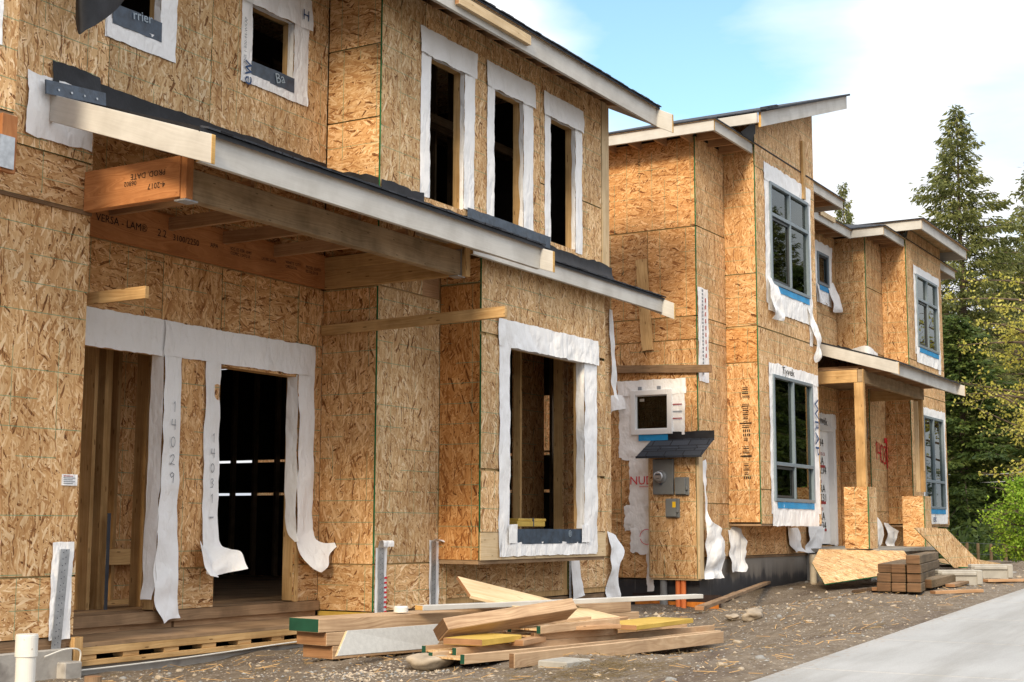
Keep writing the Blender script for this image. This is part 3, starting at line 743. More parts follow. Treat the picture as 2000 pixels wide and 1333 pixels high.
# --- temporary entry platform on a pallet frame
pm = MB(); pm.box(7.3, 10.86, 7.93, 8.6, -.868, -.842, tint=.1); deck = pm.build('entry_platform', 'ply', H1, label='plywood entry step on a slatted pallet frame')
pm = MB()
pm.box(7.32, 10.86, 7.93, 7.97, -.925, -.87, tint=.0); pm.box(7.30, 10.86, 7.915, 7.955, -1.0, -.962, tint=.15)
for k in range(9): pm.box(7.34+.42*k, 7.50+.42*k, 7.94, 8.05, -.961, -.926, tint=R.random()*.4)
pm.box(7.25, 7.33, 7.9, 7.96, -1.0, -.79, along='z', tint=.3)
pm.build('pallet_frame', 'pine', deck, bevel=.002)
# --- entry roof
RS = .33
def rz(y): return 2.605+RS*(y-6.5)
Ptop = [(6.82, 6.50, rz(6.50)), (11.5, 6.50, rz(6.50)), (11.5, 8.6, rz(8.6)), (6.82, 8.6, rz(8.6))]
pr = roof_slab(H1, [(6.83, 6.47, rz(6.47)+.03), (10.868, 6.47, rz(6.47)+.03), (10.868, 8.59, rz(8.59)+.03), (7.275, 8.59, rz(8.59)+.03)], .035, 'felt', name='entry_roof')
roof_slab(H1, [(10.87, 6.47, rz(6.47)+.03), (11.5, 6.47, rz(6.47)+.03), (11.5, 7.93, rz(7.93)+.03), (10.87, 7.93, rz(7.93)+.03)], .035, 'felt', name='entry_roof')
fascia_board(H1, [(6.875, 6.52, rz(6.50)), (11.46, 6.52, rz(6.50))], .205)
def rake(x, y0, y1, zf, h=.19, sl=0.0, t=.038):
    mb = MB(); a = Vector((x, y0, zf(y0))); b = Vector((x, y1, zf(y1))); dn = Vector((0, 0, -h))
    S = Vector((t/2, 0, 0))
    mb.hexa([a-S+dn, b-S+dn, b+S+dn, a+S+dn, a-S, b-S, b+S, a+S], 0, 1)
    return mb.build('rake_board', ['primed', 'primed_end'], H1, bevel=.003)
rake(6.85, 6.36, 7.925, lambda y: rz(y)+.0, .2); rake(11.48, 6.36, 7.925, lambda y: rz(y), .2)
# rafters, joists, headers
mb = MB()
for k in range(8):
    x = 7.35+k*.58
    if x < 11.3:
        ye = 8.5 if x < 10.8 else 7.9
        mb.hexa([(x, 6.58, rz(6.58)-.15), (x, ye, rz(ye)-.15), (x+.038, ye, rz(ye)-.15), (x+.038, 6.58, rz(6.58)-.15), (x, 6.58, rz(6.58)-.008), (x, ye, rz(ye)-.008), (x+.038, ye, rz(ye)-.008), (x+.038, 6.58, rz(6.58)-.008)], tint=R.random()*.4)
mb.build('rafter', 'fir', H1)
mb = MB()
for x in (8.0, 8.67, 9.34, 10.03): mb.box(x, x+.04, 7.04, 8.53, 2.475, 2.585, along='y', tint=.2+R.random()*.3)
mb.build('ceiling_joist', 'fir', H1)
mb = MB(); mb.box(7.275, 10.84, 8.53, 8.585, 2.285, 2.605, mats=[0]*6); vl = mb.build('header_beam', ['beam'], H1, label='reddish veneer header with printed grading marks')
for tx, sz, x, z in (('VERSA - LAM\u00ae', .088, 7.86, 2.41), ('2.2', .088, 8.54, 2.405), ('3100/2250', .075, 8.72, 2.40), ('APA', .055, 9.18, 2.42), ('ICC ES ESR 1040\nCCMC 12472-R', .04, 9.44, 2.44), ('LA RR-24906', .038, 9.86, 2.42), ('WHITE CITY\nOREGON', .04, 10.2, 2.44), ('PROD. DATE\n02-06-2018', .04, 10.5, 2.44)):
    text(tx, sz, (x, 8.526, z), (1, 0, 0), (0, 0, 1), 'ink_black', vl)
mb = MB(); mb.box(7.19, 7.265, 6.985, 7.935, 2.285, 2.58, along='y'); mb.box(7.2, 7.27, 6.93, 6.984, 2.27, 2.59, along='z')
lb = mb.build('side_beam', ['beam'], H1, bevel=.003, label='glowing reddish side beam with an upside-down stamp')
text('PROD. DATE', .06, (7.187, 7.12, 2.5), (0, 1, 0), (0, 0, -1), 'ink_black', lb); text('4-2017', .06, (7.187, 7.12, 2.41), (0, 1, 0), (0, 0, -1), 'ink_black', lb); text('06802', .05, (7.187, 7.4, 2.45), (0, 1, 0), (0, 0, -1), 'ink_black', lb)
mb = MB(); mb.box(7.275, 10.78, 6.95, 7.035, 2.272, 2.50, tint=.1); fbm = mb.build('front_beam', ['beam_grey', 'end'], H1, bevel=.004, label='long weathered front beam under the entry roof')
mb = MB()
for x in (7.268, 10.782): mb.box(x-.006, x+.006, 6.94, 7.045, 2.262, 2.52)
mb.box(7.2, 7.33, 6.936, 7.04, 2.258, 2.27); mb.box(10.72, 10.84, 6.938, 7.04, 2.26, 2.27); mb.build('beam_hanger', 'metal', fbm)
mb = MB(); mb.box(10.8, 10.865, 6.93, 8.58, 2.285, 2.46, along='y', tint=.2); mb.box(10.79, 10.866, 6.92, 8.58, 2.462, 2.59, along='y', tint=.1); mb.box(10.79, 10.87, 6.9, 6.94, 2.27, 2.6, along='z'); mb.build('side_beam', 'pine', H1, bevel=.003)
mb = MB(); mb.box(10.88, 11.93, 7.946, 7.975, 2.29, 2.6); mb.build('ledger', 'fir', H1)
# temporary battens
mb = MB(); mb.bar((7.45, 8.58, 1.635), (7.45, 7.52, 1.64), .038, .092, m=0, tint=0); mb.build('batten', ['pine', 'pine_pale'], H1, bevel=.002, label='short two by four batten poking out beside the left doorway')
mb = MB(); mb.bar((10.84, 8.58, 1.83), (10.79, 6.47, 1.855), .04, .1, m=0, tint=0); mb.build('batten', ['pine', 'pine_pale'], H1, bevel=.002, label='long level two by four batten reaching across the bay')
# header beam of the next entry, cut off by the left edge of the photo
mb = MB(); mb.box(5.66, 5.69, 6.96, 7.93, 2.13, 2.47, along='y'); mb.box(5.62, 5.735, 6.93, 6.96, 2.12, 2.48, along='z', tint=.6); sbm = mb.build('side_beam', 'beam', H1, bevel=.003)
mb = MB(); mb.box(5.6, 5.71, 6.918, 6.929, 2.14, 2.34, along='z'); mb.build('beam_hanger', 'metal', sbm)
# --- second roof over the bay
RS2 = .42
def rz2(y): return 2.8+RS2*(y-7.28)
roof_slab(H1, [(11.505, 7.25, rz2(7.25)+.02), (15.92, 7.25, rz2(7.25)+.02), (15.92, 7.93, rz2(7.93)+.02), (11.505, 7.93, rz2(7.93)+.02)], .03, 'felt', name='bay_roof')
fascia_board(H1, [(11.505, 7.29, rz2(7.27)), (15.88, 7.29, rz2(7.27))], .17)
rake(15.9, 7.11, 7.925, rz2, .2)
felt_strip(H1, 'Y', 7.936, 11.5, 15.8, lambda u: rz2(7.9)+.02, .17, 4.0, hv=.2)
felt_strip(H1, 'Y', 7.936, 10.87, 11.6, lambda u: rz(7.9)+.03, .23, 2.0, hv=.15)
felt_strip(H1, 'Y', 8.597, 7.28, 10.87, lambda u: rz(8.57)+.03, .24, 3.0, hv=.12)
felt_strip(H1, 'X', 10.868, 7.95, 8.59, lambda u: rz(u)+.02, .22, 5.0, hv=.2)
# felt and flashing where the left rake meets the wing wall
mb = MB()
mem_rect(mb, 'Y', 7.936, 6.84, 7.3, 2.98, 3.33, .012, .008, .02, 6.1); mb.build('roof_felt', 'felt', H1, smooth=True)
mb = MB(); mb.hexa([(6.74, 7.86, 3.045), (7.3, 7.86, 3.1), (7.3, 7.875, 3.1), (6.74, 7.875, 3.045), (6.74, 7.87, 3.15), (7.3, 7.87, 3.2), (7.3, 7.885, 3.2), (6.74, 7.885, 3.15)])
for k in range(4): mb.cyl((6.85+.12*k, 7.858, 3.1+.01*k), (6.85+.12*k, 7.864, 3.1+.01*k), .009, n=8, m=1)
mb.build('metal_flashing', ['dark_mem', 'metal'], H1)
mb = MB(); mem_rect(mb, 'Y', 7.936, 6.63, 7.24, 2.74, 3.2, .01, .012, .02, 8.4); mb.build('loose_wrap', 'wrap', H1, smooth=True)
# curled membrane hanging from above at the wing corner
mb = MB()
def AY(px, py, Y):
    d = D(px, py, 1.0); return d*(Y/d.y)
lo_ = [(184, 26, 7.73), (160, 12, 7.76), (148, 24, 7.68), (153, 66, 7.58), (170, 58, 7.53), (186, 50, 7.54), (208, 36, 7.58), (232, 14, 7.64), (250, -6, 7.68)]
hi_ = [(196, -70, 7.73), (172, -80, 7.76), (152, -80, 7.68), (150, -80, 7.56), (176, -80, 7.5), (206, -80, 7.52), (240, -80, 7.58), (276, -80, 7.64), (305, -80, 7.68)]
ribbon(mb, [AY(*k) for k in lo_], [AY(*k) for k in hi_], 64, 8, .003, 2)
mb.build('hanging_membrane', 'felt', H1, smooth=True, label='curled black membrane hanging at the wing corner')
# --- main roof eave over the right block
def rz3(y): return 5.33+.5*(y-7.46)
mb = MB(); c = [(9.0, 7.42, rz3(7.42)+.03), (16.2, 7.42, rz3(7.42)+.03), (16.2, 8.4, rz3(8.4)+.03), (9.0, 8.4, rz3(8.4)+.03)]
roof_slab(H1, c, .03, name='main_roof')
fascia_board(H1, [(9.0, 7.48, rz3(7.46)), (16.18, 7.48, rz3(7.46))], .235)
mb2 = rake(16.2, 7.24, 8.4, rz3, .24)
mb = MB()
for k in range(17):
    x = 10.3+k*.36
    if x < 16: mb.hexa([(x, 7.53, rz3(7.53)-.13), (x, 8.05, 5.345), (x+.04, 8.05, 5.345), (x+.04, 7.53, rz3(7.53)-.13), (x, 7.53, rz3(7.53)-.01), (x, 8.05, rz3(8.05)-.01), (x+.04, 8.05, rz3(8.05)-.01), (x+.04, 7.53, rz3(7.53)-.01)], tint=.2+R.random()*.3)
mb.build('rafter', 'fir', H1)
mb = MB()
for k in range(17):
    x = 10.34+k*.36
    if k % 2: mb.box(x+.02, x+.2, 8.06, 8.08, 5.345, 5.56)
mb.box(9.2, 15.78, 8.09, 8.12, 5.34, 5.7); mb.build('eave_baffle', 'baffle_shade', H1)
mb = MB(); mb.bar((11.42, 7.43, 5.16), (12.86, 7.43, 5.16), .05, .105, m=0, me=1); mb.build('batten', ['pine_pale', 'end_lvl'], H1, bevel=.003, label='stray wooden batten nailed to the top eave board')
# ragged shingle course on top
def shingle_edge(parent, a, b, seed, w=.05, name='shingle_edge'):
    mb = MB(); a, b = Vector(a), Vector(b); n = int((b-a).length/.12)
    for k in range(n):
        p = a.lerp(b, k/n); q = a.lerp(b, (k+.96)/n); h = .014+.012*nz(k*1.7, seed)
        o = .012*nz(k*2.1, seed, 3)
        mb.hexa([p+Vector((0, -w/2-o, 0)), q+Vector((0, -w/2-o, 0)), q+Vector((0, w, .02)), p+Vector((0, w, .02)), p+Vector((0, -w/2-o, h)), q+Vector((0, -w/2-o, h)), q+Vector((0, w, .02+h)), p+Vector((0, w, .02+h))])
    return mb.build(name, 'shingle', parent)
shingle_edge(H1, (9, 7.43, rz3(7.43)+.028), (16.22, 7.43, rz3(7.43)+.028), 1)
shingle_edge(H1, (6.9, 6.48, rz(6.48)+.028), (11.5, 6.48, rz(6.48)+.028), 2)
shingle_edge(H1, (11.51, 7.26, rz2(7.26)+.02), (15.92, 7.26, rz2(7.26)+.02), 3)
# --- window wraps of house 1
wrap_opening(H1, 'Y', 7.94, U1, .17, .2, .27, 0, 1, hang=(0, -.02)); wrap_opening(H1, 'Y', 7.94, U2, .15, .22, .27, 0, 2, hang=(.02, .02)); wrap_opening(H1, 'Y', 7.94, U3, .14, .17, .27, 0, 3, hang=(.02, .03))
mb = MB(); mem_rect(mb, 'Y', 7.925, 12.4, 14.2, 3.2, 3.34, .012, .004, .008, 3.7); mb.build('sill_membrane', 'dark_mem', H1, smooth=True)
w1 = wrap_opening(H1, 'Y', 8.6, W1, .07, .19, .3, .3, 4, sill=.17, ret=.07); w2 = wrap_opening(H1, 'Y', 8.6, W2, .14, .22, .3, .22, 5, sill=.14, ret=.07, amp=.01)
text('rrier', .12, (8.22, 8.574, 4.2), (.93, 0, .1), (-.1, 0, .93), 'ink_pale', w1); text('Ba', .14, (10.06, 8.574, 4.15), (1, 0, .3), (-.3, 0, 1), 'ink_pale', w2)
text('ew', .2, (9.71, 8.572, 4.02), (0, 0, 1), (-1, 0, 0), 'ink_navy', w2); text('H', .15, (10.42, 8.568, 4.9), (1, 0, 0), (0, 0, 1), 'ink_navy', w2)
text('ONE 1-800-44-WRAP', .05, (9.63, 8.572, 4.2), (0, 0, 1), (-1, 0, 0), 'ink_grey', w2)
wb_ = wrap_opening(H1, 'Y', 7.444, BW, .21, .3, .27, .27, 6, sill=.15, ret=.1, amp=.012, hang=(0, -.01))
text('\u00ae', .1, (13.72, 7.423, -.11), (1, 0, 0), (0, 0, 1), 'ink_pale', wb_)
mb = MB(); mem_rect(mb, 'Y', 7.43, 12.45, 12.62, -.17, .02, .012, .006, .01, 1.1); mem_rect(mb, 'Y', 7.43, 14.02, 14.22, -.17, .02, .012, .006, .01, 2.1); mb.build('corner_patch', 'wrap', wb_, smooth=True)
# doorway wraps: header band, strips and the loose flaps that hang from them
mb = MB()
mem_rect(mb, 'Y', 8.6, 7.3, 8.95, 1.41, 1.72, .008, .006, .012, 11); mem_rect(mb, 'Y', 8.59, 8.72, 10.74, 1.42, 1.715, .012, .012, .014, 12)
hdr = mb.build('door_flashing', 'wrap', H1, smooth=True)
mb = MB()
ribbon(mb, [(8.725, 8.58, 1.5), (8.73, 8.57, .7), (8.70, 8.56, 0), (8.67, 8.55, -.45), (8.68, 8.52, -.68), (8.72, 8.5, -.80)], [(8.94, 8.585, 1.5), (8.93, 8.575, .7), (8.93, 8.56, 0), (8.93, 8.55, -.3), (8.94, 8.54, -.66), (8.96, 8.5, -.76)], 60, 8, .012, 1)
ribbon(mb, [(8.70, 8.70, 1.44), (8.70, 8.70, .5), (8.68, 8.7, -.2), (8.65, 8.66, -.6)], [(8.715, 8.58, 1.46), (8.715, 8.57, .5), (8.69, 8.555, -.2), (8.672, 8.55, -.6)], 40, 4, .008, 2)
s1 = mb.build('door_flashing', 'wrap', H1, smooth=True)
digits('14029', .085, lambda u, v: (8.80+u, 8.553+.012*0, .95+v), 'ink_grey', s1, .006, vertical=True, lead=1.75)
mb = MB()
ribbon(mb, [(9.245, 8.59, 1.5), (9.24, 8.585, .6), (9.25, 8.58, 0), (9.25, 8.57, -.2), (9.24, 8.5, -.33), (9.2, 8.44, -.41), (9.3, 8.40, -.43)], [(9.435, 8.59, 1.5), (9.435, 8.585, .6), (9.44, 8.58, 0), (9.45, 8.55, -.16), (9.5, 8.5, -.2), (9.55, 8.42, -.23), (9.56, 8.36, -.36)], 60, 10, .014, 3)
ribbon(mb, [(9.25, 8.57, -.2), (9.14, 8.5, -.12), (9.12, 8.46, -.25), (9.2, 8.42, -.42)], [(9.3, 8.55, -.28), (9.26, 8.5, -.3), (9.26, 8.46, -.36), (9.3, 8.42, -.44)], 16, 5, .012, 8)
s2 = mb.build('door_flashing', 'wrap', H1, smooth=True)
digits('14031_', .075, lambda u, v: (9.31+u, 8.568, .72+v), 'ink_grey', s2, .006, vertical=True, lead=1.75)
mb = MB()
ribbon(mb, [(10.515, 8.585, 1.5), (10.515, 8.58, .6), (10.50, 8.57, 0), (10.50, 8.55, -.18), (10.53, 8.51, -.30), (10.60, 8.46, -.38), (10.70, 8.40, -.44)], [(10.745, 8.585, 1.5), (10.745, 8.58, .6), (10.735, 8.575, .05), (10.735, 8.56, -.06), (10.745, 8.53, -.13), (10.81, 8.46, -.16), (10.90, 8.36, -.17)], 60, 10, .013, 4)
ribbon(mb, [(10.475, 8.70, 1.4), (10.475, 8.70, .5), (10.475, 8.68, 0), (10.48, 8.6, -.15)], [(10.495, 8.585, 1.42), (10.495, 8.58, .5), (10.49, 8.572, 0), (10.49, 8.555, -.15)], 40, 4, .01, 5)
mb.build('door_flashing', 'wrap', H1, smooth=True)
jb = MB(); jb.box(10.515, 10.56, 8.585, 8.597, -.7, -.1, along='z'); jb.build('door_jamb', 'pine', H1)
# hold-down straps on scraps of wrap
mb = MB(); mem_rect(mb, 'Y', 7.938, 7.04, 7.235, -.8, -.12, .006, .006, .012, 21); w_ = mb.build('loose_wrap', 'wrap', H1, smooth=True); strap(H1, 7.15, 7.922, -.9, -.17, sx=-.05, w=.085)
mb = MB(); mem_rect(mb, 'Y', 7.938, 10.88, 11.06, -.88, -.2, .006, .006, .012, 22)
ribbon(mb, [(10.9, 7.92, -.2), (10.9, 7.9, -.14), (10.9, 7.86, -.14), (10.9, 7.86, -.19)], [(11.07, 7.92, -.2), (11.07, 7.9, -.14), (11.07, 7.86, -.14), (11.07, 7.86, -.19)], 10, 3, .003, 2)
w_ = mb.build('loose_wrap', 'wrap', H1, smooth=True); strap(H1, 10.96, 7.92, -.93, -.2, sx=-.0, w=.09)
tb = MB()
for k in range(9): tb.box(11.02, 11.06, 7.924, 7.926, -.85+.045*k, -.833+.045*k)
tb.build('red_print', 'ink_red', w_)
mb = MB(); mem_rect(mb, 'Y', 7.938, 11.78, 11.95, -.88, -.14, .006, .008, .012, 23)
ribbon(mb, [(11.82, 7.92, -.15), (11.82, 7.89, -.12), (11.84, 7.86, -.13)], [(12.05, 7.92, -.15), (12.06, 7.86, -.15), (12.07, 7.83, -.19)], 8, 3, .004, 3)
mb.build('loose_wrap', 'wrap', H1, smooth=True); strap(H1, 11.84, 7.92, -.88, -.14, w=.08)
mb = MB(); ribbon(mb, [(14.72, 7.93, -.36), (14.72, 7.92, -.6), (14.74, 7.9, -.84)], [(14.92, 7.93, -.36), (14.92, 7.91, -.6), (14.99, 7.88, -.8)], 16, 4, .01, 4, lin=True); mb.build('loose_wrap', 'wrap', H1, smooth=True); strap(H1, 14.70, 7.93, -.9, -.35, w=.05)
mb = MB(); ribbon(mb, [(15.66, 7.93, -.05), (15.67, 7.9, -.3), (15.64, 7.9, -.6), (15.62, 7.92, -.85)], [(15.86, 7.93, -.1), (15.95, 7.86, -.28), (15.82, 7.86, -.5), (15.84, 7.9, -.84)], 24, 6, .02, 6)
ribbon(mb, [(15.74, 7.93, 2.7), (15.74, 7.92, 2.2), (15.76, 7.9, 1.6)], [(15.84, 7.93, 2.7), (15.86, 7.92, 2.2), (15.95, 7.9, 1.55)], 24, 4, .012, 7)
mb.build('loose_wrap', 'wrap', H1, smooth=True)
# small tag on the wing wall
tb = MB(); tb.box(7.10, 7.245, 7.934, 7.936, .28, .36); st = tb.build('paper_tag', 'wrap', H1)
tb = MB()
for k in range(5): tb.box(7.115, 7.20+.02*(k % 2), 7.931, 7.9335, .345-.013*k, .350-.013*k, m=1 if k else 0)
tb.build('printed_lines', ['ink_rust', 'ink_grey'], st)
# twine-tied yellow blocks on the bay sill
fix_base(H1, (9.0, 8.0, -1.06))
# ================================================================== HOUSE 2 (beyond), two mirrored blocks round a second entry
H2 = empty('unfinished_house')
tag(H2, 'bare strand board house with grey framed windows already fitted, beyond the nearest house', 'house')
ZE = 5.69
# --- left side wall X=18.52
UW = (8.33, 8.98, 1.31, 1.95)
wall(H2, 'X', 18.52, [(7.955, 8.7, 2.985, 4.27, 1, .8), (8.7, 9.9, 2.985, 4.27, 1, .7), (7.955, 10.4, 4.285, 5.6, 1, .72), (7.955, 10.4, 2.65, 2.975, 1, .7), (7.955, 9.15, .32, 2.642, 0, .55), (9.15, 10.4, .2, 2.642, 0, .5),
     (7.955, 9.15, -.72, .312, 1, .5), (9.15, 10.4, -.72, .19, 1, .6), (10.4, 16, -.72, 2.64), (10.4, 16, 2.65, 5.6)], holes=[UW], back=[(8.0, 15.9, -.7, 5.58)])
# --- block A front
wall(H2, 'Y', 7.94, [(18.52, 19.6, 4.29, 5.6, 0, .2), (18.52, 19.6, 2.985, 4.28, 0, .15), (18.52, 19.6, .34, 2.64, 0, .12), (18.52, 19.6, 2.647, 2.977, 0, .2), (18.52, 19.6, -.42, .33, 0, .25), (19.6, 22.0, -.42, .2, 1, .45), (22.0, 23.32, -.42, 2.64, 0, .3), (22.25, 23.32, 2.65, 5.6, 0, .2), (19.6, 22.25, 5.4, 5.9)],
     back=[(18.66, 19.7, -.4, 5.58), (19.7, 22.1, -.4, .1), (22.1, 23.3, -.4, 5.58)])
UA = (20.14, 21.88, 3.64, 5.22); LA = (20.11, 21.88, .38, 2.27)
wall(H2, 'X', 19.58, [(7.452, 7.938, 3.72, 5.62, 0, .5), (7.452, 7.938, 2.94, 3.71, 1, .55), (7.452, 7.938, 2.4, 2.915, 1, .85), (7.452, 7.938, .07, 2.39, 0, .5)], back=[(7.46, 7.93, .1, 5.6)])
wall(H2, 'Y', 7.437, [(19.58, 22.25, 2.93, 5.33, 0, .1), (19.58, 22.25, .55, 2.915, 0, .15), (19.58, 22.25, .05, .54, 0, .1)], holes=[UA, LA], back=[(19.72, 22.2, .08, 5.3)], label=None)
# slanted head of the popped-up bay
def poly_wall(parent, pts, y, th, name='wall', tint=.15):
    mb = MB(); n = len(pts)
    f = [(x, y, z) for x, z in pts]; b = [(x, y+th, z) for x, z in pts]
    mb.face(f, [(x+3, z+9) for x, z in pts], 0, tint); mb.face(b[::-1], [(x, z) for x, z in pts[::-1]], 0, tint)
    for i in range(n):
        j = (i+1) % n; mb.face([f[j], f[i], b[i], b[j]], [(0, 0), (1, 0), (1, .1), (0, .1)], 1, tint)
    return mb.build(name, ['osb', 'green'], parent)
poly_wall(H2, [(19.58, 5.336), (22.25, 5.336), (22.25, 6.80), (19.58, 5.95)], 7.437, .013)
wall(H2, 'X', 19.58, [(7.56, 9.0, 5.63, 5.95, 1, .6)], framing=False)
wall(H2, 'X', 22.25, [(7.452, 7.938, .05, 5.33), (7.54, 10, 5.34, 6.8)], sgn=1, framing=False)
wall(H2, 'X', 23.32, [(7.955, 8.54, -.42, 5.6)], sgn=1, framing=False)
pb = MB(); pb.box(19.585, 22.245, 7.45, 7.93, .02, .048); pb.build('bay_floor', 'ply', H2)
# --- entry recess back wall and right block
DO = (25.02, 26.22, -.33, 1.86); SW = (25.62, 26.27, 4.55, 5.18)
wall(H2, 'Y', 8.54, [(23.32, 26.74, -.36, 2.64, 0, .4), (23.32, 26.74, 2.65, 4.0, 0, .2), (23.32, 26.74, 4.0, 5.6, 0, .3)], holes=[DO, SW], back=[(23.35, 26.7, -.35, 5.58)])
wall(H2, 'X', 26.74, [(7.955, 8.54, -.4, .42, 1, .5), (7.955, 8.54, .43, 2.64, 0, .6), (7.955, 8.54, 2.65, 5.6, 0, .35)], back=[(7.96, 8.53, -.38, 5.58)])
wall(H2, 'Y', 7.94, [(26.74, 27.85, -.4, .3, 1, .3), (26.74, 27.85, .31, 2.64, 0, .2), (26.74, 27.85, 2.65, 3.35, 0, .3), (26.74, 27.85, 3.37, 4.6, 0, .3), (26.74, 27.85, 4.61, 5.6, 0, .3), (27.85, 31.5, -.4, .2, 1, .5), (30.3, 31.5, .2, 5.6)],
     back=[(26.88, 27.9, -.38, 5.58), (27.9, 31.4, -.38, .1)])
UB = (28.42, 30.05, 3.6, 5.08); LB = (28.62, 30.16, .38, 2.24)
wall(H2, 'X', 27.78, [(7.452, 7.938, 2.65, 5.9, 0, .55), (7.452, 7.938, .07, 2.64, 0, .55)], back=[(7.46, 7.93, .1, 5.85)])
wall(H2, 'Y', 7.437, [(27.78, 30.5, 3.3, 5.92, 0, .2), (27.78, 30.5, 2.64, 3.29, 0, .15), (27.78, 30.5, .05, 2.63, 0, .2)], holes=[UB, LB], back=[(27.92, 30.45, .08, 5.85)])
wall(H2, 'X', 30.5, [(7.452, 7.938, .05, 5.9)], sgn=1, framing=False); wall(H2, 'X', 31.5, [(7.955, 16, -.4, 5.6)], sgn=1, framing=False)
pb = MB(); pb.box(27.785, 30.495, 7.45, 7.93, .02, .048); pb.build('bay_floor', 'ply', H2)
# inside
fb = MB(); fb.box(18.7, 31.4, 8.7, 15.9, -.42, -.34); fb.build('floor', 'ply', H2)
fb = MB(); fb.box(18.7, 31.4, 8.7, 15.9, 2.65, 2.97); fb.box(19.75, 22.1, 7.56, 8.69, 2.65, 2.9); fb.box(27.95, 30.3, 7.56, 8.69, 2.66, 2.9); fb.build('upper_floor', 'oldwood', H2)
fb = MB(); fb.box(18.7, 31.45, 9.9, 10.0, -.33, 5.6); fb.build('shade_partition', 'baffle_shade', H2)  # near-black sheet paints the dim rooms behind the glazing
studs(H2, 'Y', 9.75, [18.8+.4064*k for k in range(30)], -.33, 5.5, tint=.5)
# --- foundation with black damp-proof coating
cb = MB(); cb.box(18.56, 23.28, 7.975, 8.2, -1.7, -.425); cb.box(18.56, 18.75, 8.2, 12, -1.7, -.735); cb.box(26.78, 31.4, 7.975, 8.2, -1.5, -.41); cb.box(23.3, 26.78, 8.3, 8.5, -1.5, -.37)
cb.build('foundation', 'tar', H2)
cb = MB(); cb.box(18.60, 23.3, 7.955, 8.1, -.46, -.424, tint=.4); cb.build('sill_plate', 'oldwood', H2)
cb = MB(); cb.box(23.0, 27.2, 6.75, 8.53, -.40, -.345); cb.build('entry_slab', 'conc_block', H2)
cb = MB(); cb.box(23.05, 27.15, 6.9, 8.4, -1.4, -.405); cb.build('entry_foundation', 'concrete', H2)
# --- roofs: hipped main roofs with plain eave boards, bay roofs popped above them
def rake2(x, y0, y1, z0, z1, h=.18, t=.04, name='eave_board'):
    mb = MB(); dn = Vector((0, 0, -h)); S = Vector((t/2, 0, 0)); a = Vector((x, y0, z0)); b = Vector((x, y1, z1))
    mb.hexa([a-S+dn, b-S+dn, b+S+dn, a+S+dn, a-S, b-S, b+S, a+S], 0, 1); return mb.build(name, ['primed', 'primed_end'], H2, bevel=.003)
def hip(x0, x1, y0, y1, z, slope, soff=True, over=.03, name='roof', dep=None):
    """hipped roof on the eave rectangle x0..x1, y0..y1"""
    mb = MB(); d = dep or min((x1-x0)/2, (y1-y0)/2); h = d*slope
    A = [(x0-over, y0-over, z), (x1+over, y0-over, z), (x1+over, y1, z), (x0-over, y1, z)]
    B = [(x0+d, y0+d, z+h), (x1-d, y0+d, z+h), (x1-d, y1-.001, z+h), (x0+d, y1-.001, z+h)]
    for i in range(4):
        j = (i+1) % 4
        if i == 2: continue
        q = [A[i], A[j], B[j], B[i]]; ln = (Vector(A[j])-Vector(A[i])).length
        mb.face(q, [(0, 0), (ln, 0), (ln-d, d*1.05), (d, d*1.05)], 0)
    mb.face(B, [(0, 0), (1, 0), (1, 1), (0, 1)], 0)
    lo = [(a[0], a[1], a[2]-.025) for a in A]
    for i in range(4):
        j = (i+1) % 4; mb.face([lo[i], lo[j], A[j], A[i]], [(0, 0), (1, 0), (1, .02), (0, .02)], 0)
    mb.face(lo[::-1], [(a[0], a[1]) for a in lo[::-1]], 1)
    return mb.build(name, ['shingle', 'osb'], H2)
def eave(x0, x1, y, z, h=.18, name='fascia'):
    mb = MB(); mb.box(x0, x1, y, y+.04, z-h, z, me=1); return mb.build(name, ['primed', 'primed_end'], H2, bevel=.003)
def blocks(x0, x1, y0, y1, z0, z1, axis='x', step=.41):
    mb = MB()
    n = int((x1-x0)/step) if axis == 'x' else int((y1-y0)/step)
    for k in range(n+1):
        if axis == 'x': mb.box(x0+k*step, x0+k*step+.04, y0, y1, z0, z1, along='y', tint=.4)
        else: mb.box(x0, x1, y0+k*step, y0+k*step+.04, z0, z1, tint=.4)
    return mb.build('rafter', 'fir', H2)
SL = .26
hip(18.08, 23.92, 7.46, 16.2, ZE, SL, name='main_roof')
rake2(18.1, 7.46, 12, ZE, ZE, .18); eave(18.125, 19.57, 7.465, ZE, .17); eave(22.26, 23.9, 7.465, ZE, .17); rake2(23.88, 7.5, 9.0, ZE-.003, ZE-.003, .17)
blocks(18.13, 18.5, 7.96, 12, 5.5, 5.66, 'y'); blocks(18.55, 19.5, 7.52, 7.92, 5.53, 5.66); blocks(22.3, 23.8, 7.52, 7.92, 5.53, 5.66)
ob = MB(); ob.box(18.5, 23.3, 7.97, 8.05, 5.59, 5.69); ob.box(18.55, 18.6, 8.05, 13, 5.59, 5.69); ob.build('eave_baffle', 'baffle_shade', H2)
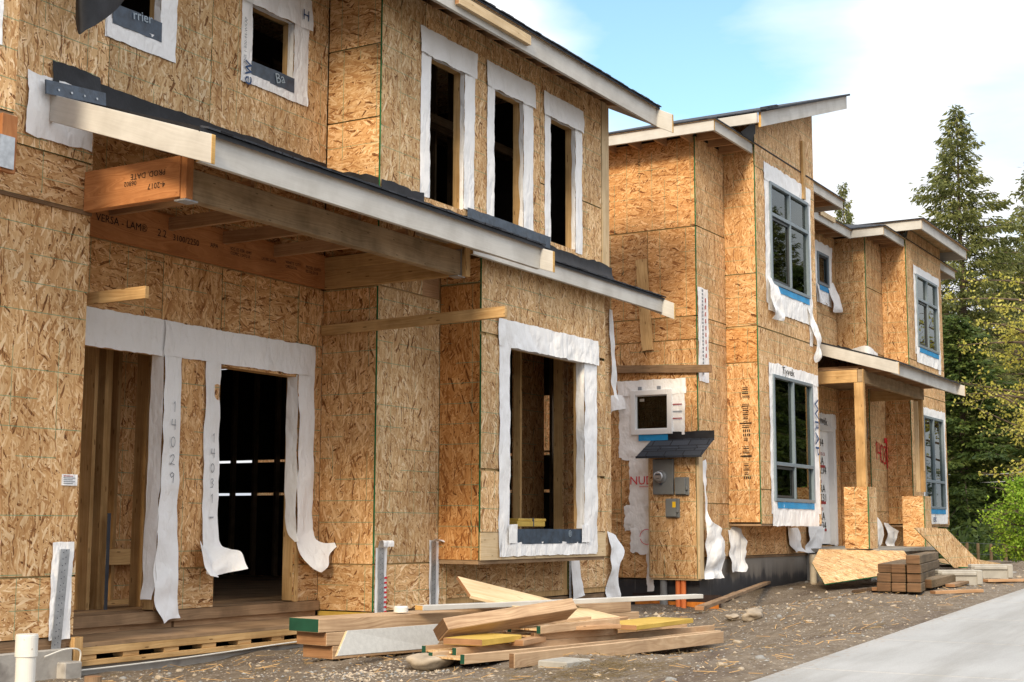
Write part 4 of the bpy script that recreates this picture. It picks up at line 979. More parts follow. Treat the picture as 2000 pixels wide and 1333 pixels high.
# popped-up bay roof of block A: rises to the right
PS = .325
def pz(x): return 5.965+PS*(x-18.98)
roof_slab(H2, [(18.93, 7.05, pz(18.93)+.02), (23.14, 7.05, pz(23.14)+.02), (23.14, 10.2, pz(23.14)+.02), (18.93, 10.2, pz(18.93)+.02)], .035, name='bay_roof')
mb = MB(); mb.hexa([(18.98, 7.10, pz(18.98)-.235), (23.1, 7.10, pz(23.1)-.235), (23.1, 7.14, pz(23.1)-.235), (18.98, 7.14, pz(18.98)-.235), (18.98, 7.10, pz(18.98)), (23.1, 7.10, pz(23.1)), (23.1, 7.14, pz(23.1)), (18.98, 7.14, pz(18.98))], 0, 1)
mb.build('fascia', ['primed', 'primed_end'], H2, bevel=.003)
rake2(18.95, 7.145, 9.8, pz(18.95)-.0, pz(18.95)-.0, .17)
mb = MB()
for k in range(9):
    mb.box(18.9+.06*k, 18.98+.06*k, 7.0, 7.08, pz(18.9+.06*k)+.02, pz(18.9+.06*k)+.06)
mb.build('shingle_edge', 'shingle', H2)
fb_ = MB(); fb_.grid(lambda a, b: (19.0+.62*a+.02*math.sin(b*6), 7.42+.04*a-.05*b*a, 5.70+.34*a*b-.05*a*(1-b)), 8, 5); fb_.build('roof_felt', 'felt', H2, smooth=True)
# block B: recess eave, block eave, bay roof
hip(23.95, 31.95, 8.08, 16.2, ZE-.02, .31, name='main_roof')
hip(26.34, 31.95, 7.44, 14.0, ZE, .30, name='front_roof')
eave(23.97, 26.33, 8.09, ZE-.03, .17); rake2(26.36, 7.46, 8.1, ZE, ZE-.005, .18); eave(26.385, 27.77, 7.465, ZE-.001, .17); eave(30.51, 31.9, 7.465, ZE-.001, .17); rake2(31.92, 7.47, 9, ZE, ZE, .18)
blocks(24.0, 26.3, 8.14, 8.52, 5.5, 5.64); blocks(26.45, 27.7, 7.52, 7.92, 5.53, 5.66)
hip(27.35, 31.05, 6.97, 12.0, 5.97, .22, name='bay_roof')
rake2(27.38, 7.0, 9.5, 5.95, 5.95, .19); eave(27.41, 31.0, 7.0, 5.949, .19); rake2(31.02, 7.0, 9.5, 5.948, 5.948, .19)
wall(H2, 'X', 27.7, [(7.6, 9.4, 5.62, 5.9, 1, .5)], framing=False)
fb_ = MB(); fb_.grid(lambda a, b: (27.42+.32*a, 7.40-.05*b, 5.72+.22*b*a-.04*a), 5, 4); fb_.build('roof_felt', 'felt', H2, smooth=True)
mb = MB(); mb.bar((24.45, 8.07, 5.6), (25.3, 8.07, 5.6), .04, .09, me=1); mb.build('batten', ['pine_pale', 'end_lvl'], H2)
mb = MB(); mb.bar((24.0, 8.2, 5.95), (24.1, 8.2, 6.1), .2, .02); mb.build('loose_shingle', 'shingle', H2)
# entry roof of house 2
def ez(y): return 2.71+.30*(y-6.44)
roof_slab(H2, [(23.1, 6.40, ez(6.40)+.025), (27.5, 6.40, ez(6.40)+.025), (27.5, 7.93, ez(7.93)+.025), (23.1, 7.93, ez(7.93)+.025)], .03, 'felt', name='entry_roof')
roof_slab(H2, [(23.33, 7.935, ez(7.93)+.024), (26.73, 7.935, ez(7.93)+.024), (26.73, 8.53, ez(8.53)+.024), (23.33, 8.53, ez(8.53)+.024)], .03, 'felt', name='entry_roof')
eave(23.14, 27.46, 6.47, ez(6.47)-.004, .2); rake2(23.12, 6.36, 7.92, ez(6.36), ez(7.92), .2, name='rake_board'); rake2(27.48, 6.32, 7.92, ez(6.32), ez(7.92), .2, name='rake_board')
felt_strip(H2, 'Y', 8.537, 23.33, 26.74, lambda u: ez(8.5)+.02, .1, 1.5); felt_strip(H2, 'X', 26.737, 7.95, 8.53, lambda u: ez(u)+.02, .16, 2.5); felt_strip(H2, 'Y', 7.937, 26.74, 27.6, lambda u: ez(7.9)+.02, .14, 3.5)
mb = MB(); ribbon(mb, [(26.72, 8.5, 3.3), (26.70, 8.2, 3.42), (26.68, 7.9, 3.44), (27.3, 7.9, 3.3)], [(26.72, 8.5, 3.15), (26.7, 8.2, 3.15), (26.68, 7.9, 3.1), (27.35, 7.9, 2.95)], 20, 4, .01, 3); mb.build('loose_wrap', 'wrap', H2, smooth=True)
mb = MB(); mb.box(23.09, 26.95, 6.96, 7.045, 2.39, 2.60, tint=.1); mb.build('front_beam', ['beam_grey', 'end'], H2, bevel=.004)
mb = MB(); mb.box(23.08, 23.17, 7.05, 7.935, 2.39, 2.6, along='y'); mb.box(23.07, 23.16, 6.95, 6.958, 2.385, 2.605, along='z'); mb.box(26.8, 26.88, 7.05, 7.935, 2.39, 2.6, along='y', tint=.2); mb.build('side_beam', 'pine', H2, bevel=.003)
mb = MB()
for k in range(7): mb.box(23.4+.55*k, 23.44+.55*k, 6.52, 7.9, 2.58, 2.70, along='y', tint=.3)
mb.build('rafter', 'fir', H2)
mb = MB(); mb.box(23.18, 26.78, 7.06, 8.5, 2.62, 2.635); mb.build('entry_ceiling', 'oldwood', H2)
for x, nm in ((23.08, 'left'), (26.74, 'right')):
    mb = MB(); mb.box(x, x+.1, 6.95, 7.11, .66, 2.385, along='z', tint=.15); mb.build('post', 'pine', H2, bevel=.004)
mb = MB(); mb.box(26.68, 26.73, 7.02, 7.09, .66, 2.35, along='z'); mb.box(26.70, 26.735, 6.93, 6.948, 1.05, 1.7, along='z', tint=.2); mb.build('batten', 'pine_pale', H2)
wall(H2, 'X', 22.83, [(6.855, 7.25, -.34, .66, 1, .45)], framing=False, name='post_base'); wall(H2, 'Y', 6.84, [(22.83, 23.28, -.34, .66, 0, .0)], back=[(22.85, 23.27, -.33, .655)], name='post_base')
wall(H2, 'X', 26.27, [(6.855, 7.25, -.34, .58, 1, .45)], framing=False, name='post_base'); wall(H2, 'Y', 6.84, [(26.27, 26.72, -.34, .58, 0, .0)], back=[(26.29, 26.71, -.33, .575)], name='post_base')
# --- windows
zm = 4.72
g1 = glazed(H2, 7.437, UA, True, (zm,), sashes=[(20.2, 20.98, 3.7, 4.68)])
g2 = glazed(H2, 7.437, LA, True, (.94,), sashes=[(20.17, 20.96, .44, .9)])
g3 = glazed(H2, 7.437, UB, True, (4.58,), sashes=[(28.48, 29.2, 3.66, 4.54)])
g4 = glazed(H2, 7.437, LB, True, (.93,), sashes=[])
g5 = glazed(H2, 8.54, SW, False, (), fw_=.05, sashes=[(25.67, 26.22, 4.6, 5.13)])
def side_window(parent, X, op):
    y0, y1, z0, z1 = op; fb = MB(); w = .075
    fb.box(X-.045, X+.06, y0, y0+w, z0, z1, along='z'); fb.box(X-.045, X+.06, y1-w, y1, z0, z1, along='z')
    fb.box(X-.044, X+.06, y0+w, y1-w, z0, z0+w, along='y'); fb.box(X-.044, X+.06, y0+w, y1-w, z1-w, z1, along='y')
    w2 = .088
    fb.box(X-.02, X+.04, y0+w, y0+w2, z0+w, z1-w, along='z'); fb.box(X-.02, X+.04, y1-w2, y1-w, z0+w, z1-w, along='z')
    fb.box(X-.019, X+.04, y0+w2, y1-w2, z0+w, z0+w2, along='y'); fb.box(X-.019, X+.04, y0+w2, y1-w2, z1-w2, z1-w, along='y')
    fr = fb.build('window', 'frame_white', parent, bevel=.004)
    g = MB(); g.box(X+.005, X+.01, y0+w2-.005, y1-w2+.005, z0+w2-.005, z1-w2+.005); g.build('window_pane', 'glass', fr)
    s = MB(); s.box(X+.002, X+.004, y1-.2, y1-.13, z1-.16, z1-.12); s.build('sticker', 'conc_block', fr)
    return fr
side_window(H2, 18.52, UW)
def wraps2(op, l, r, t, b, seed, plane=7.437, axis='Y', lhang=0, rhang=0, blue=True, amp=.01):
    u0, u1, z0, z1 = op; mb = MB()
    mem_rect(mb, axis, plane, u0-l, u0+.02, z0-b*.5-lhang, z1+.03, .006, amp, .02, seed)
    mem_rect(mb, axis, plane, u1-.02, u1+r, z0-b*.5-rhang, z1+.03, .006, amp, .02, seed+1)
    mem_rect(mb, axis, plane, u0-l*.7, u1+r*.7, z0-b, z0-.0, .012, amp, .015, seed+2)
    mem_rect(mb, axis, plane, u0-l-.02, u1+r+.02, z1-.01, z1+t, .014, amp, .03, seed+3)
    o = mb.build('window_flashing', 'wrap', H2, smooth=True)
    if blue:
        mb = MB(); mem_rect(mb, axis, plane, u0+.1, u1-.02, z0-.1, z0-.005, .022, .002, .006, seed+4); mb.build('sill_tape', 'blue', o, smooth=True)
    return o
f1 = wraps2(UA, .2, .14, .26, .42, 31, lhang=.1, rhang=.55)
f2 = wraps2(LA, .13, .3, .17, .36, 32)
f3 = wraps2(UB, .16, .18, .16, .32, 33, rhang=.25)
f4 = wraps2(LB, .12, .22, .16, .3, 34)
f5 = wraps2(SW, .1, .22, .2, .35, 35, 8.54)
mb = MB(); ribbon(mb, [(19.98, 7.42, 3.72), (19.96, 7.36, 3.45), (20.06, 7.34, 3.1)], [(20.4, 7.42, 3.7), (20.44, 7.34, 3.4), (20.42, 7.33, 3.08)], 16, 5, .02, 3)
ribbon(mb, [(21.75, 7.42, 3.66), (21.8, 7.4, 3.3), (21.98, 7.36, 2.95), (22.0, 7.38, 2.62)], [(22.02, 7.42, 3.66), (22.04, 7.4, 3.3), (22.22, 7.34, 2.98), (22.2, 7.36, 2.68)], 20, 5, .02, 4)
mb.build('loose_flap', 'wrap', f1, smooth=True)
mb = MB(); ribbon(mb, [(26.2, 8.52, 4.6), (26.25, 8.48, 4.35), (26.3, 8.42, 4.1)], [(26.5, 8.52, 4.7), (26.62, 8.42, 4.4), (26.6, 8.4, 4.12)], 12, 4, .02, 5); ribbon(mb, [(25.55, 8.52, 4.55), (25.55, 8.46, 4.3), (25.75, 8.44, 4.15)], [(25.68, 8.52, 4.5), (25.72, 8.48, 4.3), (25.85, 8.44, 4.12)], 12, 4, .015, 6); mb.build('loose_flap', 'wrap', f5, smooth=True)
text('WRAP', .26, (21.95, 7.405, 2.05), (0, 0, -1), (1, 0, 0), 'ink_navy', f2, squash=1.25); text('Tyvek', .16, (20.5, 7.41, 2.31), (1, 0, 0), (0, 0, 1), 'ink_black', f2, squash=1.4)
text('ek', .22, (29.1, 7.41, .12), (1, 0, 0), (0, 0, 1), 'ink_navy', f4, squash=1.2)
# --- wrap round the side window, service box, meters
mb = MB()
mem_rect(mb, 'X', 18.517, 8.12, 9.2, 1.88, 2.1, .012, .012, .02, 41); mem_rect(mb, 'X', 18.517, 8.94, 9.18, 1.0, 1.95, .008, .014, .025, 42); mem_rect(mb, 'X', 18.517, 8.14, 8.4, 1.3, 1.95, .008, .01, .02, 43)
mem_rect(mb, 'X', 18.517, 8.55, 9.15, .95, 1.36, .008, .012, .03, 44); ribbon(mb, [(18.5, 9.1, 1.9), (18.4, 9.26, 1.88), (18.42, 9.3, 1.75)], [(18.5, 9.05, 1.7), (18.38, 9.2, 1.66), (18.42, 9.28, 1.6)], 10, 4, .015, 2)
f6 = mb.build('window_flashing', 'wrap', H2, smooth=True)
ib = MB(); ib.box(18.75, 18.77, 8.1, 9.4, .8, 2.4); ib.build('shade_partition', 'baffle_shade', H2)  # added black sheet, stands for the dark room behind the side window
mb = MB(); mem_rect(mb, 'X', 18.5, 8.4, 8.86, 1.22, 1.33, .01, .002, .006, 46); mb.build('sill_tape', 'blue', f6, smooth=True)
for k in range(2):
    tb = MB(); tb.box(18.48, 18.484, 8.5+.3*k, 8.56+.3*k, 1.94, 2.0); tb.build('tape_patch', 'ink_grey', f6)
tb = MB()
for k in range(3): tb.box(18.488, 18.491, 8.18, 8.32, 1.72-.1*k, 1.735-.1*k, m=k % 2)
tb.build('printed_lines', ['ink_rust', 'ink_grey'], f6)
BX = 18.36
wall(H2, 'X', BX, [(7.92, 8.635, -.71, 1.0, 0, .25)], back=[(7.93, 8.62, -.7, .99)], name='service_box')
sbx = MB(); sbx.box(BX+.01, 18.51, 7.88, 7.918, -.71, .99, along='z'); sbx.box(BX+.02, 18.51, 8.636, 8.66, -.7, .99, along='z', tint=.3); sbx.box(BX+.02, 18.5, 7.92, 8.63, -.73, -.712); sbx.build('service_box_side', 'pine_pale', H2)
mb = MB(); mb.hexa([(18.15, 8.74, .965), (18.15, 7.75, .965), (18.51, 7.70, 1.22), (18.51, 8.66, 1.22), (18.15, 8.74, .98), (18.15, 7.75, .98), (18.51, 7.70, 1.236), (18.51, 8.66, 1.236)], off=(0, 0))
mb.box(18.145, 18.158, 7.745, 8.745, .955, .985, along='y')
mb.hexa([(18.3, 8.7, 1.085), (18.3, 7.74, 1.085), (18.33, 7.74, 1.106), (18.33, 8.7, 1.106), (18.3, 8.7, 1.095), (18.3, 7.74, 1.095), (18.33, 7.74, 1.112), (18.33, 8.7, 1.112)])
mb.build('service_box_roof', 'shingle', H2)
mb = MB(); mem_rect(mb, 'X', 18.517, 7.70, 8.45, 1.2, 1.34, .01, .008, .008, 47); mb.build('roof_felt', 'felt', H2, smooth=True)
mb = MB(); mb.box(BX-.06, BX-.002, 8.245, 8.555, .45, .945, along='z'); mtr = mb.build('electric_meter', 'greybox', H2, bevel=.008)
mb = MB(); mb.cyl((BX-.06, 8.425, .70), (BX-.085, 8.425, .70), .088, n=28); mb.cyl((BX-.085, 8.425, .70), (BX-.16, 8.425, .70), .078, .07, n=28); mb.cyl((BX-.16, 8.425, .70), (BX-.17, 8.425, .70), .07, .055, n=28); mb.build('meter_dome', 'metal', mtr, smooth=False)
mb = MB(); mb.box(BX-.174, BX-.171, 8.39, 8.46, .715, .735); mb.box(BX-.174, BX-.171, 8.405, 8.445, .67, .68); mb.box(BX-.09, BX-.06, 8.41, 8.44, .585, .61); mb.build('meter_dial', 'metal_dark', mtr)
for (a, b, c, d) in ((8.02, 8.225, .44, .69), (8.165, 8.37, .13, .395)):
    mb = MB(); mb.box(BX-.035, BX-.002, a, b, c, d, along='z'); mb.box(BX-.075, BX-.036, a+.035, b-.012, c+.012, d-.012, along='z'); mb.box(BX-.08, BX-.03, a+.006, a+.03, c+.07, c+.12)
    bx = mb.build('utility_box', 'greybox', H2, bevel=.006)
    if c < .3: tb = MB(); tb.box(BX-.079, BX-.076, 8.2, 8.25, .27, .35); tb.build('warning_tag', 'yellow_tag', bx)
mb = MB(); mb.cyl((18.45, 8.47, -1.5), (18.45, 8.47, -.72), .05, n=16); mb.cyl((18.45, 8.47, -1.12), (18.45, 8.47, -1.0), .058, n=16); mb.build('conduit', 'pipe_grey', H2, smooth=False)
for y in (8.25, 8.17): mb = MB(); mb.cyl((18.45, y, -1.5), (18.45, y, -.72), .037, n=16); mb.build('conduit', 'pipe_orange', H2, label='orange conduit coming up from the ground')
mb = MB()
def dim(a, b): y = 9.0-1.35*a; return (18.545-.012*abs(math.sin(y*90)*math.sin(b*40)), y, -1.35+.42*b)
mb.grid(dim, 90, 24); o = mb.build('drainage_sheet', 'drain_dark', H2, smooth=True)
mb = MB(); mb.box(18.522, 18.526, 7.68, 8.95, -1.12, -1.03); mb.build('orange_band', 'drain_orange', o)
mb = MB(); mb.grid(lambda a, b: (18.55+.9*a, 7.962-.012*abs(math.sin(a*70)*math.sin(b*40)), -1.4+.42*b), 60, 20); o = mb.build('drainage_sheet', 'drain_dark', H2, smooth=True)
mb = MB(); mb.box(18.56, 19.3, 7.94, 7.945, -1.13, -1.05); mb.build('orange_band', 'drain_orange', o)
# hanging wraps near the corner and along the base
mb = MB(); mem_rect(mb, 'X', 18.515, 8.64, 9.02, .22, .98, .01, .014, .03, 51); mem_rect(mb, 'X', 18.515, 8.64, 9.1, -.06, .3, .02, .02, .04, 52); mem_rect(mb, 'X', 18.515, 8.64, 9.0, -.38, .06, .012, .02, .05, 53); mem_rect(mb, 'X', 18.515, 8.64, 8.75, -.9, -.3, .01, .01, .02, 54)
hw = mb.build('loose_wrap', 'wrap', H2, smooth=True)
text('NUDU', .17, (18.475, 9.0, .6), (0, -1, 0), (0, 0, 1), 'ink_red', hw); tb = MB(); tb.box(18.479, 18.482, 8.5, 8.85, .565, .572); tb.build('red_print', 'ink_red', hw)
ring = [(math.cos(t*.4)*.11, math.sin(t*.4)*.11) for t in range(16)]
tb = MB()
for (a, b), (c, d) in zip(ring, ring[1:]): tb.face([(18.478, 8.74+a, -.14+b), (18.478, 8.74+a*.92, -.14+b*.92), (18.478, 8.74+c*.92, -.14+d*.92), (18.478, 8.74+c, -.14+d)], [(0, 0)]*4)
tb.build('red_print', 'ink_red', hw)
mb = MB(); mem_rect(mb, 'Y', 7.938, 18.53, 18.9, 2.05, 3.4, .008, .01, .02, 55)
ribbon(mb, [(18.53, 7.92, .9), (18.5, 7.86, .4), (18.52, 7.84, -.1), (18.5, 7.84, -.5), (18.6, 7.85, -.72)], [(18.7, 7.92, .95), (18.62, 7.88, .4), (18.6, 7.8, .1), (19.0, 7.76, -.1), (19.02, 7.8, -.72)], 40, 6, .025, 6)
hw = mb.build('loose_wrap', 'wrap', H2, smooth=True)
tb = MB()
for k in range(24): tb.box(18.66, 18.70, 7.918, 7.922, 2.15+.052*k, 2.18+.052*k)
for k in range(9): tb.box(18.77, 18.79, 7.915, 7.919, 2.4+.1*k, 2.46+.1*k, m=1)
tb.build('printed_lines', ['ink_grey', 'ink_rust'], hw)
mb = MB(); ribbon(mb, [(19.55, 7.93, .02), (19.52, 7.9, -.3), (19.5, 7.88, -.64)], [(19.95, 7.9, -.02), (20.02, 7.84, -.2), (19.98, 7.86, -.62)], 20, 6, .025, 7, lin=True)
ribbon(mb, [(22.0, 7.93, .0), (22.0, 7.9, -.2), (22.15, 7.88, -.4)], [(22.45, 7.93, .0), (22.5, 7.86, -.2), (22.42, 7.86, -.42)], 20, 5, .03, 8, lin=True)
ribbon(mb, [(22.95, 7.93, .1), (22.9, 7.88, -.1), (22.9, 7.88, -.42)], [(23.3, 7.93, .12), (23.6, 7.82, -.02), (23.34, 7.86, -.42)], 20, 5, .03, 9, lin=True)
ribbon(mb, [(26.76, 7.93, .22), (26.74, 7.88, 0), (26.78, 7.88, -.36)], [(27.0, 7.93, .2), (27.1, 7.84, 0), (26.98, 7.86, -.36)], 20, 5, .02, 10, lin=True)
ribbon(mb, [(27.4, 7.93, .1), (27.38, 7.86, -.1), (27.42, 7.86, -.38)], [(27.75, 7.93, .08), (27.9, 7.8, -.06), (27.75, 7.84, -.4)], 20, 5, .03, 11, lin=True)
mb.build('loose_wrap', 'wrap', H2, smooth=True)
# stamps on the bay return sheet and spray paint
tb = MB()
for k in range(22):
    z = 2.0-.062*k; w = .06+.05*R.random()
    if k in (3, 13, 17): continue
    if R.random() < .5: tb.box(19.568, 19.571, 7.6-w/2+.05, 7.6+w/2+.05, z, z+.012); tb.box(19.568, 19.571, 7.6-w/2+.05, 7.6+w/2+.05, z+.03, z+.036)
    else:
        for j in range(4): tb.box(19.568, 19.571, 7.585+.03*j, 7.6+.03*j, z, z+.035)
for z0, z1 in ((1.5, 1.503), (1.02, 1.023)): tb.box(19.568, 19.571, 7.56, 7.74, z0, z0+.015)
tb.build('sheet_stamp', 'ink_black', H2)
digits('1403', .34, lambda u, v: (26.93+u*.92, 7.928, 1.32+v-.12*u), 'ink_red', H2, .035, name='spray_number', adv=.62)
mb = MB(); mb.box(27.74, 27.85, 7.922, 7.926, 1.15, 1.74); mb.box(27.6, 27.78, 7.921, 7.925, 1.64, 1.74); mb.build('spray_number', 'ink_red', H2)
# battens on the walls
mb = MB(); mb.bar((18.5, 8.79, 3.86), (18.5, 8.7, 2.52), .17, .038, upv=(-1, 0, 0), me=1); mb.build('batten', ['pine', 'end_lvl'], H2, bevel=.002, label='upright plank nailed askew to the side wall')
mb = MB(); mb.bar((18.48, 9.35, 2.225), (18.48, 7.72, 2.15), .04, .11, me=1, tint=.2); mb.build('batten', ['oldwood', 'end_lvl'], H2, bevel=.002, label='level plank nailed across the side wall above the white window')
mb = MB(); mb.box(21.62, 21.72, 7.39, 7.43, 5.24, 6.2, along='z'); mb.build('batten', 'pine', H2, bevel=.002, label='upright batten above the grey window')
# --- wrapped door
db = MB(); db.box(25.04, 26.2, 8.56, 8.6, -.3, 1.84, along='z'); dr = db.build('door', 'wrap', H2, label='front door still sheeted in printed white film')
db = MB(); db.box(26.08, 26.22, 8.45, 8.62, -.32, 1.86, along='z'); db.box(25.0, 26.08, 8.46, 8.62, 1.78, 1.88); db.build('door_frame', 'frame_white', dr, bevel=.003)
mb = MB(); mem_rect(mb, 'Y', 8.537, 26.2, 26.42, -.35, 1.9, .008, .012, .02, 61); mem_rect(mb, 'Y', 8.537, 25.0, 26.5, 1.85, 2.12, .012, .014, .03, 62); hw = mb.build('door_flashing', 'wrap', H2, smooth=True)
text('Tyvek', .2, (25.3, 8.51, 1.93), (1, 0, -.06), (0, 0, 1), 'ink_black', hw, squash=1.3)
for k, (s_, m_) in enumerate((('1234', 'ink_black'), ('doors.ca', 'ink_rust'), ('URA', 'ink_black'), ('-1234', 'ink_black'), ('doors', 'ink_rust'), ('URA', 'ink_black'), ('04231', 'ink_black'), ('doors', 'ink_rust'), ('URA', 'ink_black'), ('1234', 'ink_black'), ('.ca', 'ink_black'))):
    text(s_, .2 if s_[0] in 'U1-0' else .12, (25.35 if k % 2 else 25.3, 8.553, 1.5-.17*k), (1, 0, 0), (0, 0, 1), m_, dr, squash=1.25)
tb = MB()
for z in (1.1, .43, -.07): tb.box(25.3, 25.86, 8.552, 8.557, z, z+.05)
tb.build('red_print', 'ink_rust', dr)
mb = MB(); pts = catmull([(26.3, 8.0, 2.55), (26.25, 7.95, 2.2), (26.45, 7.9, 1.9), (26.2, 7.9, 1.4), (26.1, 7.9, .9), (26.25, 7.9, .6)], 30)
for p, q in zip(pts, pts[1:]): mb.cyl(p, q, .008, n=5, cap=False)
mb.build('loose_cable', 'greybox', H2)
fix_base(H2, (24.5, 8.0, -1.0))
# ================================================================== loose things on the ground
def stick(name, a, b, w, h, mats, label, cat, group=None, tint=0.0, side=None, roll=0.0, bev=.003, face=None):
    mb = MB(); mb.bar(a, b, w, h, m=0, me=1, tint=tint, roll=roll, mats=face)
    return thing(mb, name, mats, label, cat, group, bevel=bev)
GL = 'lumber left in the heap in front of the house'
DL = (D(1408, 1256, 11.4)-D(997, 1305, 8.85)).normalized()         # common lie of the heap
# laminated beams, three deep
a = D(620, 1289, 9.62); b = D(1205, 1236, 12.2); a.z += .01
L0 = (b-a); W0 = L0.cross(Vector((0, 0, 1))).normalized()
M['end_green'] = plain('green_end_seal', (.012, .06, .035), .7, .2, .15)
for k, (da, db, endm, lab) in enumerate(((.0, -.35, 'end_lvl', 'bottom laminated beam of the stack in the lumber heap'), (-.06, .12, 'end_lvl', 'middle laminated beam with bare brown ends, in the lumber heap'), (-.13, .0, 'end_green', 'top laminated beam with a dark green sealed end'))):
    u = L0.normalized(); p = a+u*da; q = b+u*db; o = Vector((0, 0, .091*k))
    mb = MB(); mb.bar(p+o, q+o, .30, .088, m=0, mats=[0, 0, 0, 1, 0, 1]); thing(mb, 'laminated_beam', ['lvl', endm], lab, 'beam', GL, bevel=.003)
top = .091*3
# white trim board and plastic cap lying on the beams
p = D(818, 1193, 10.1); q = D(1366, 1169, 12.2)
stick('trim_board', p, q, .09, .036, ['primed', 'primed_end'], 'long thin white trim board reaching past the orange pipes', 'board')
c = D(783, 1196, 10.15); mb = MB(); mb.cyl(c, c+Vector((0, 0, .035)), .052, n=24); mb.cyl(c+Vector((0, 0, .035)), c+Vector((0, 0, .043)), .052, .044, n=24)
thing(mb, 'pipe_cap', 'pvc', 'round white plastic pipe cap resting on the green ended beam', 'pipe cap', smooth=False)
# pale plank slanting up over the beams
mb = MB(); P = [D(917, 1169, 10.5), D(1172, 1232, 11.0), D(1230, 1215, 11.4), D(891, 1131, 10.85)]
n = (P[1]-P[0]).cross(P[3]-P[0]).normalized()*.024
mb.hexa([P[0], P[1], P[2], P[3], P[0]+n, P[1]+n, P[2]+n, P[3]+n], 0, 1); thing(mb, 'pine_plank', ['pine_pale', 'end_lvl'], 'wide pale pine plank slanting up with a split left end', 'plank', GL, bevel=.002)
# dark timber laid across
p = D(866, 1242, 9.5); q = D(1118, 1200, 10.3)
stick('square_timber', p, q, .15, .092, ['lvl', 'end'], 'thick brown timber lying tilted on the heap with its sawn end showing', 'timber', GL, tint=.15, roll=.62, bev=.004)
# primed board leaning on the stack
mb = MB(); P = [D(658, 1282, 9.2), D(850, 1266, 10.0), D(884, 1217, 10.2), D(679, 1232, 9.35)]
n = (P[1]-P[0]).cross(P[3]-P[0]).normalized()*-.022
mb.hexa([P[0]+n, P[1]+n, P[1], P[0], P[3]+n, P[2]+n, P[2], P[3]], 0, 1); M['fibre'] = plain('primed_grey_board', (.5, .5, .48), .8, .2, .07, 30, bump=.15); thing(mb, 'siding_board', ['fibre', 'pine_pale'], 'pale grey siding board leaning against the beam stack', 'board', GL, bevel=.002)
# I-joists
def ijoist(a, b, lab, w=.30, fh=.06, ft=.038, tint=0.0, gend=True):
    """a, b: bottom of the near flange; laid on its side, the web level"""
    a, b = Vector(a), Vector(b); L = (b-a).normalized(); S = -L.cross(Vector((0, 0, 1))).normalized()
    root = MB()
    root.bar(a, b, ft, fh, m=0, mats=[0, 0, 0, 1, 0, 1], tint=tint); root.bar(a+S*(w-ft), b+S*(w-ft), ft, fh, m=0, mats=[0, 0, 0, 1, 0, 1], tint=tint)
    wa = a+S*(w/2-ft/2)+Vector((0, 0, fh/2-.006)); wb_ = b+S*(w/2-ft/2)+Vector((0, 0, fh/2-.006))
    o = root.build('i_joist', ['lvl_face', 'end_green' if gend else 'end'], bevel=.002)
    wm = MB(); wm.bar(wa+L*.004, wb_-L*.004, w-ft*2+.01, .012, m=0); 
    we = wm.build('web', 'osb')
    cx = (a+b)/2; cx.z = min(a.z, b.z)
    for ob in (o, we):
        ob.data.transform(Matrix.Translation(-cx))
    o.location = cx; we.parent = o
    return tag(o, lab, 'joist', GL)
ijoist(D(903, 1298, 9.0), D(1404, 1246, 11.7), 'lowest wooden I-joist of the heap with green end paint')
ijoist(D(887, 1285, 9.25), D(1392, 1236, 11.9), 'wooden I-joist carrying the small yellow slab', fh=.062)
ijoist(D(1040, 1251, 9.95), D(1203, 1240, 10.7), 'short reddish I-joist offcut under another offcut', gend=False, fh=.05, tint=.4)
ijoist(D(1052, 1239, 9.9), D(1207, 1222, 10.65), 'short I-joist offcut with green ends, topmost in the heap', fh=.055)
stick('wooden_stud', D(999, 1306, 8.85), D(1409, 1256, 11.4), .04, .09, ['lvl_face', 'end'], 'long straight stud along the front of the heap', 'stud', GL, tint=.0)
stick('wooden_stud', D(1130, 1213, 11.6), D(1190, 1210, 12.0), .1, .06, ['lvl', 'end_lvl'], 'stub of brown lumber behind the heap', 'stud', GL)
for k, (px, py, d, l, w_, h_, an, lab) in enumerate(((1010, 1262, 9.6, .45, .09, .038, .3, 'stubby two by four offcut beside the small yellow slab'), (1085, 1232, 10.2, .5, .14, .03, -.35, 'thin board offcut lying across the I-joists'), (1150, 1222, 10.9, .6, .1, .038, .15, 'offcut tucked behind the topmost I-joist'), (760, 1224, 10.0, .4, .07, .03, .5, 'small wood offcut on the green ended beam'))):
    c = D(px, py, d); u = Vector((math.cos(an), math.sin(an)-.15, 0)); stick('offcut', c, c+u*l, w_, h_, ['fir', 'end_lvl'], lab, 'offcut', GL, tint=.1)
# yellow slabs
def slab(c, th, lab):
    mb = MB(); P = [Vector(k) for k in c]; zz = sum(k.z for k in P)/4
    P = [Vector((k.x, k.y, zz)) for k in P]; u = Vector((0, 0, th))
    mb.hexa([P[0]-u, P[1]-u, P[2]-u, P[3]-u]+P, mats=[0, 0, 1, 0, 0, 1]); return thing(mb, 'yellow_slab', ['yellow', 'end_lvl'], lab, 'slab', GL, bevel=.003)
def slab_px(pf, d, du, ln, wd, th, lab):
    """front corner at pixel pf and depth d; runs ln along du and wd to the left of it"""
    f = D(*pf, d); u = Vector((du[0], du[1], 0)).normalized(); w = Vector((-u.y, u.x, 0))
    return slab([f+w*wd, f, f+u*ln, f+u*ln+w*wd], th, lab)
slab_px((941, 1250, ), 9.25, (DL.x*.98, DL.y+.05), .52, .30, .042, 'small yellow slab lying on the I-joist flanges')
slab_px((1243, 1222), 10.55, (DL.x, DL.y+.02), 1.0, .36, .036, 'larger yellow slab at the right end of the heap')
tw = MB(); c = D(1333, 1206, 10.95); tw.bar(c+Vector((-.03, 0, 0)), c+Vector((.03, -.02, .0)), .02, .008); thing(tw, 'wood_chip', 'oldwood', 'tiny grey wood chip on the larger yellow slab', 'chip')
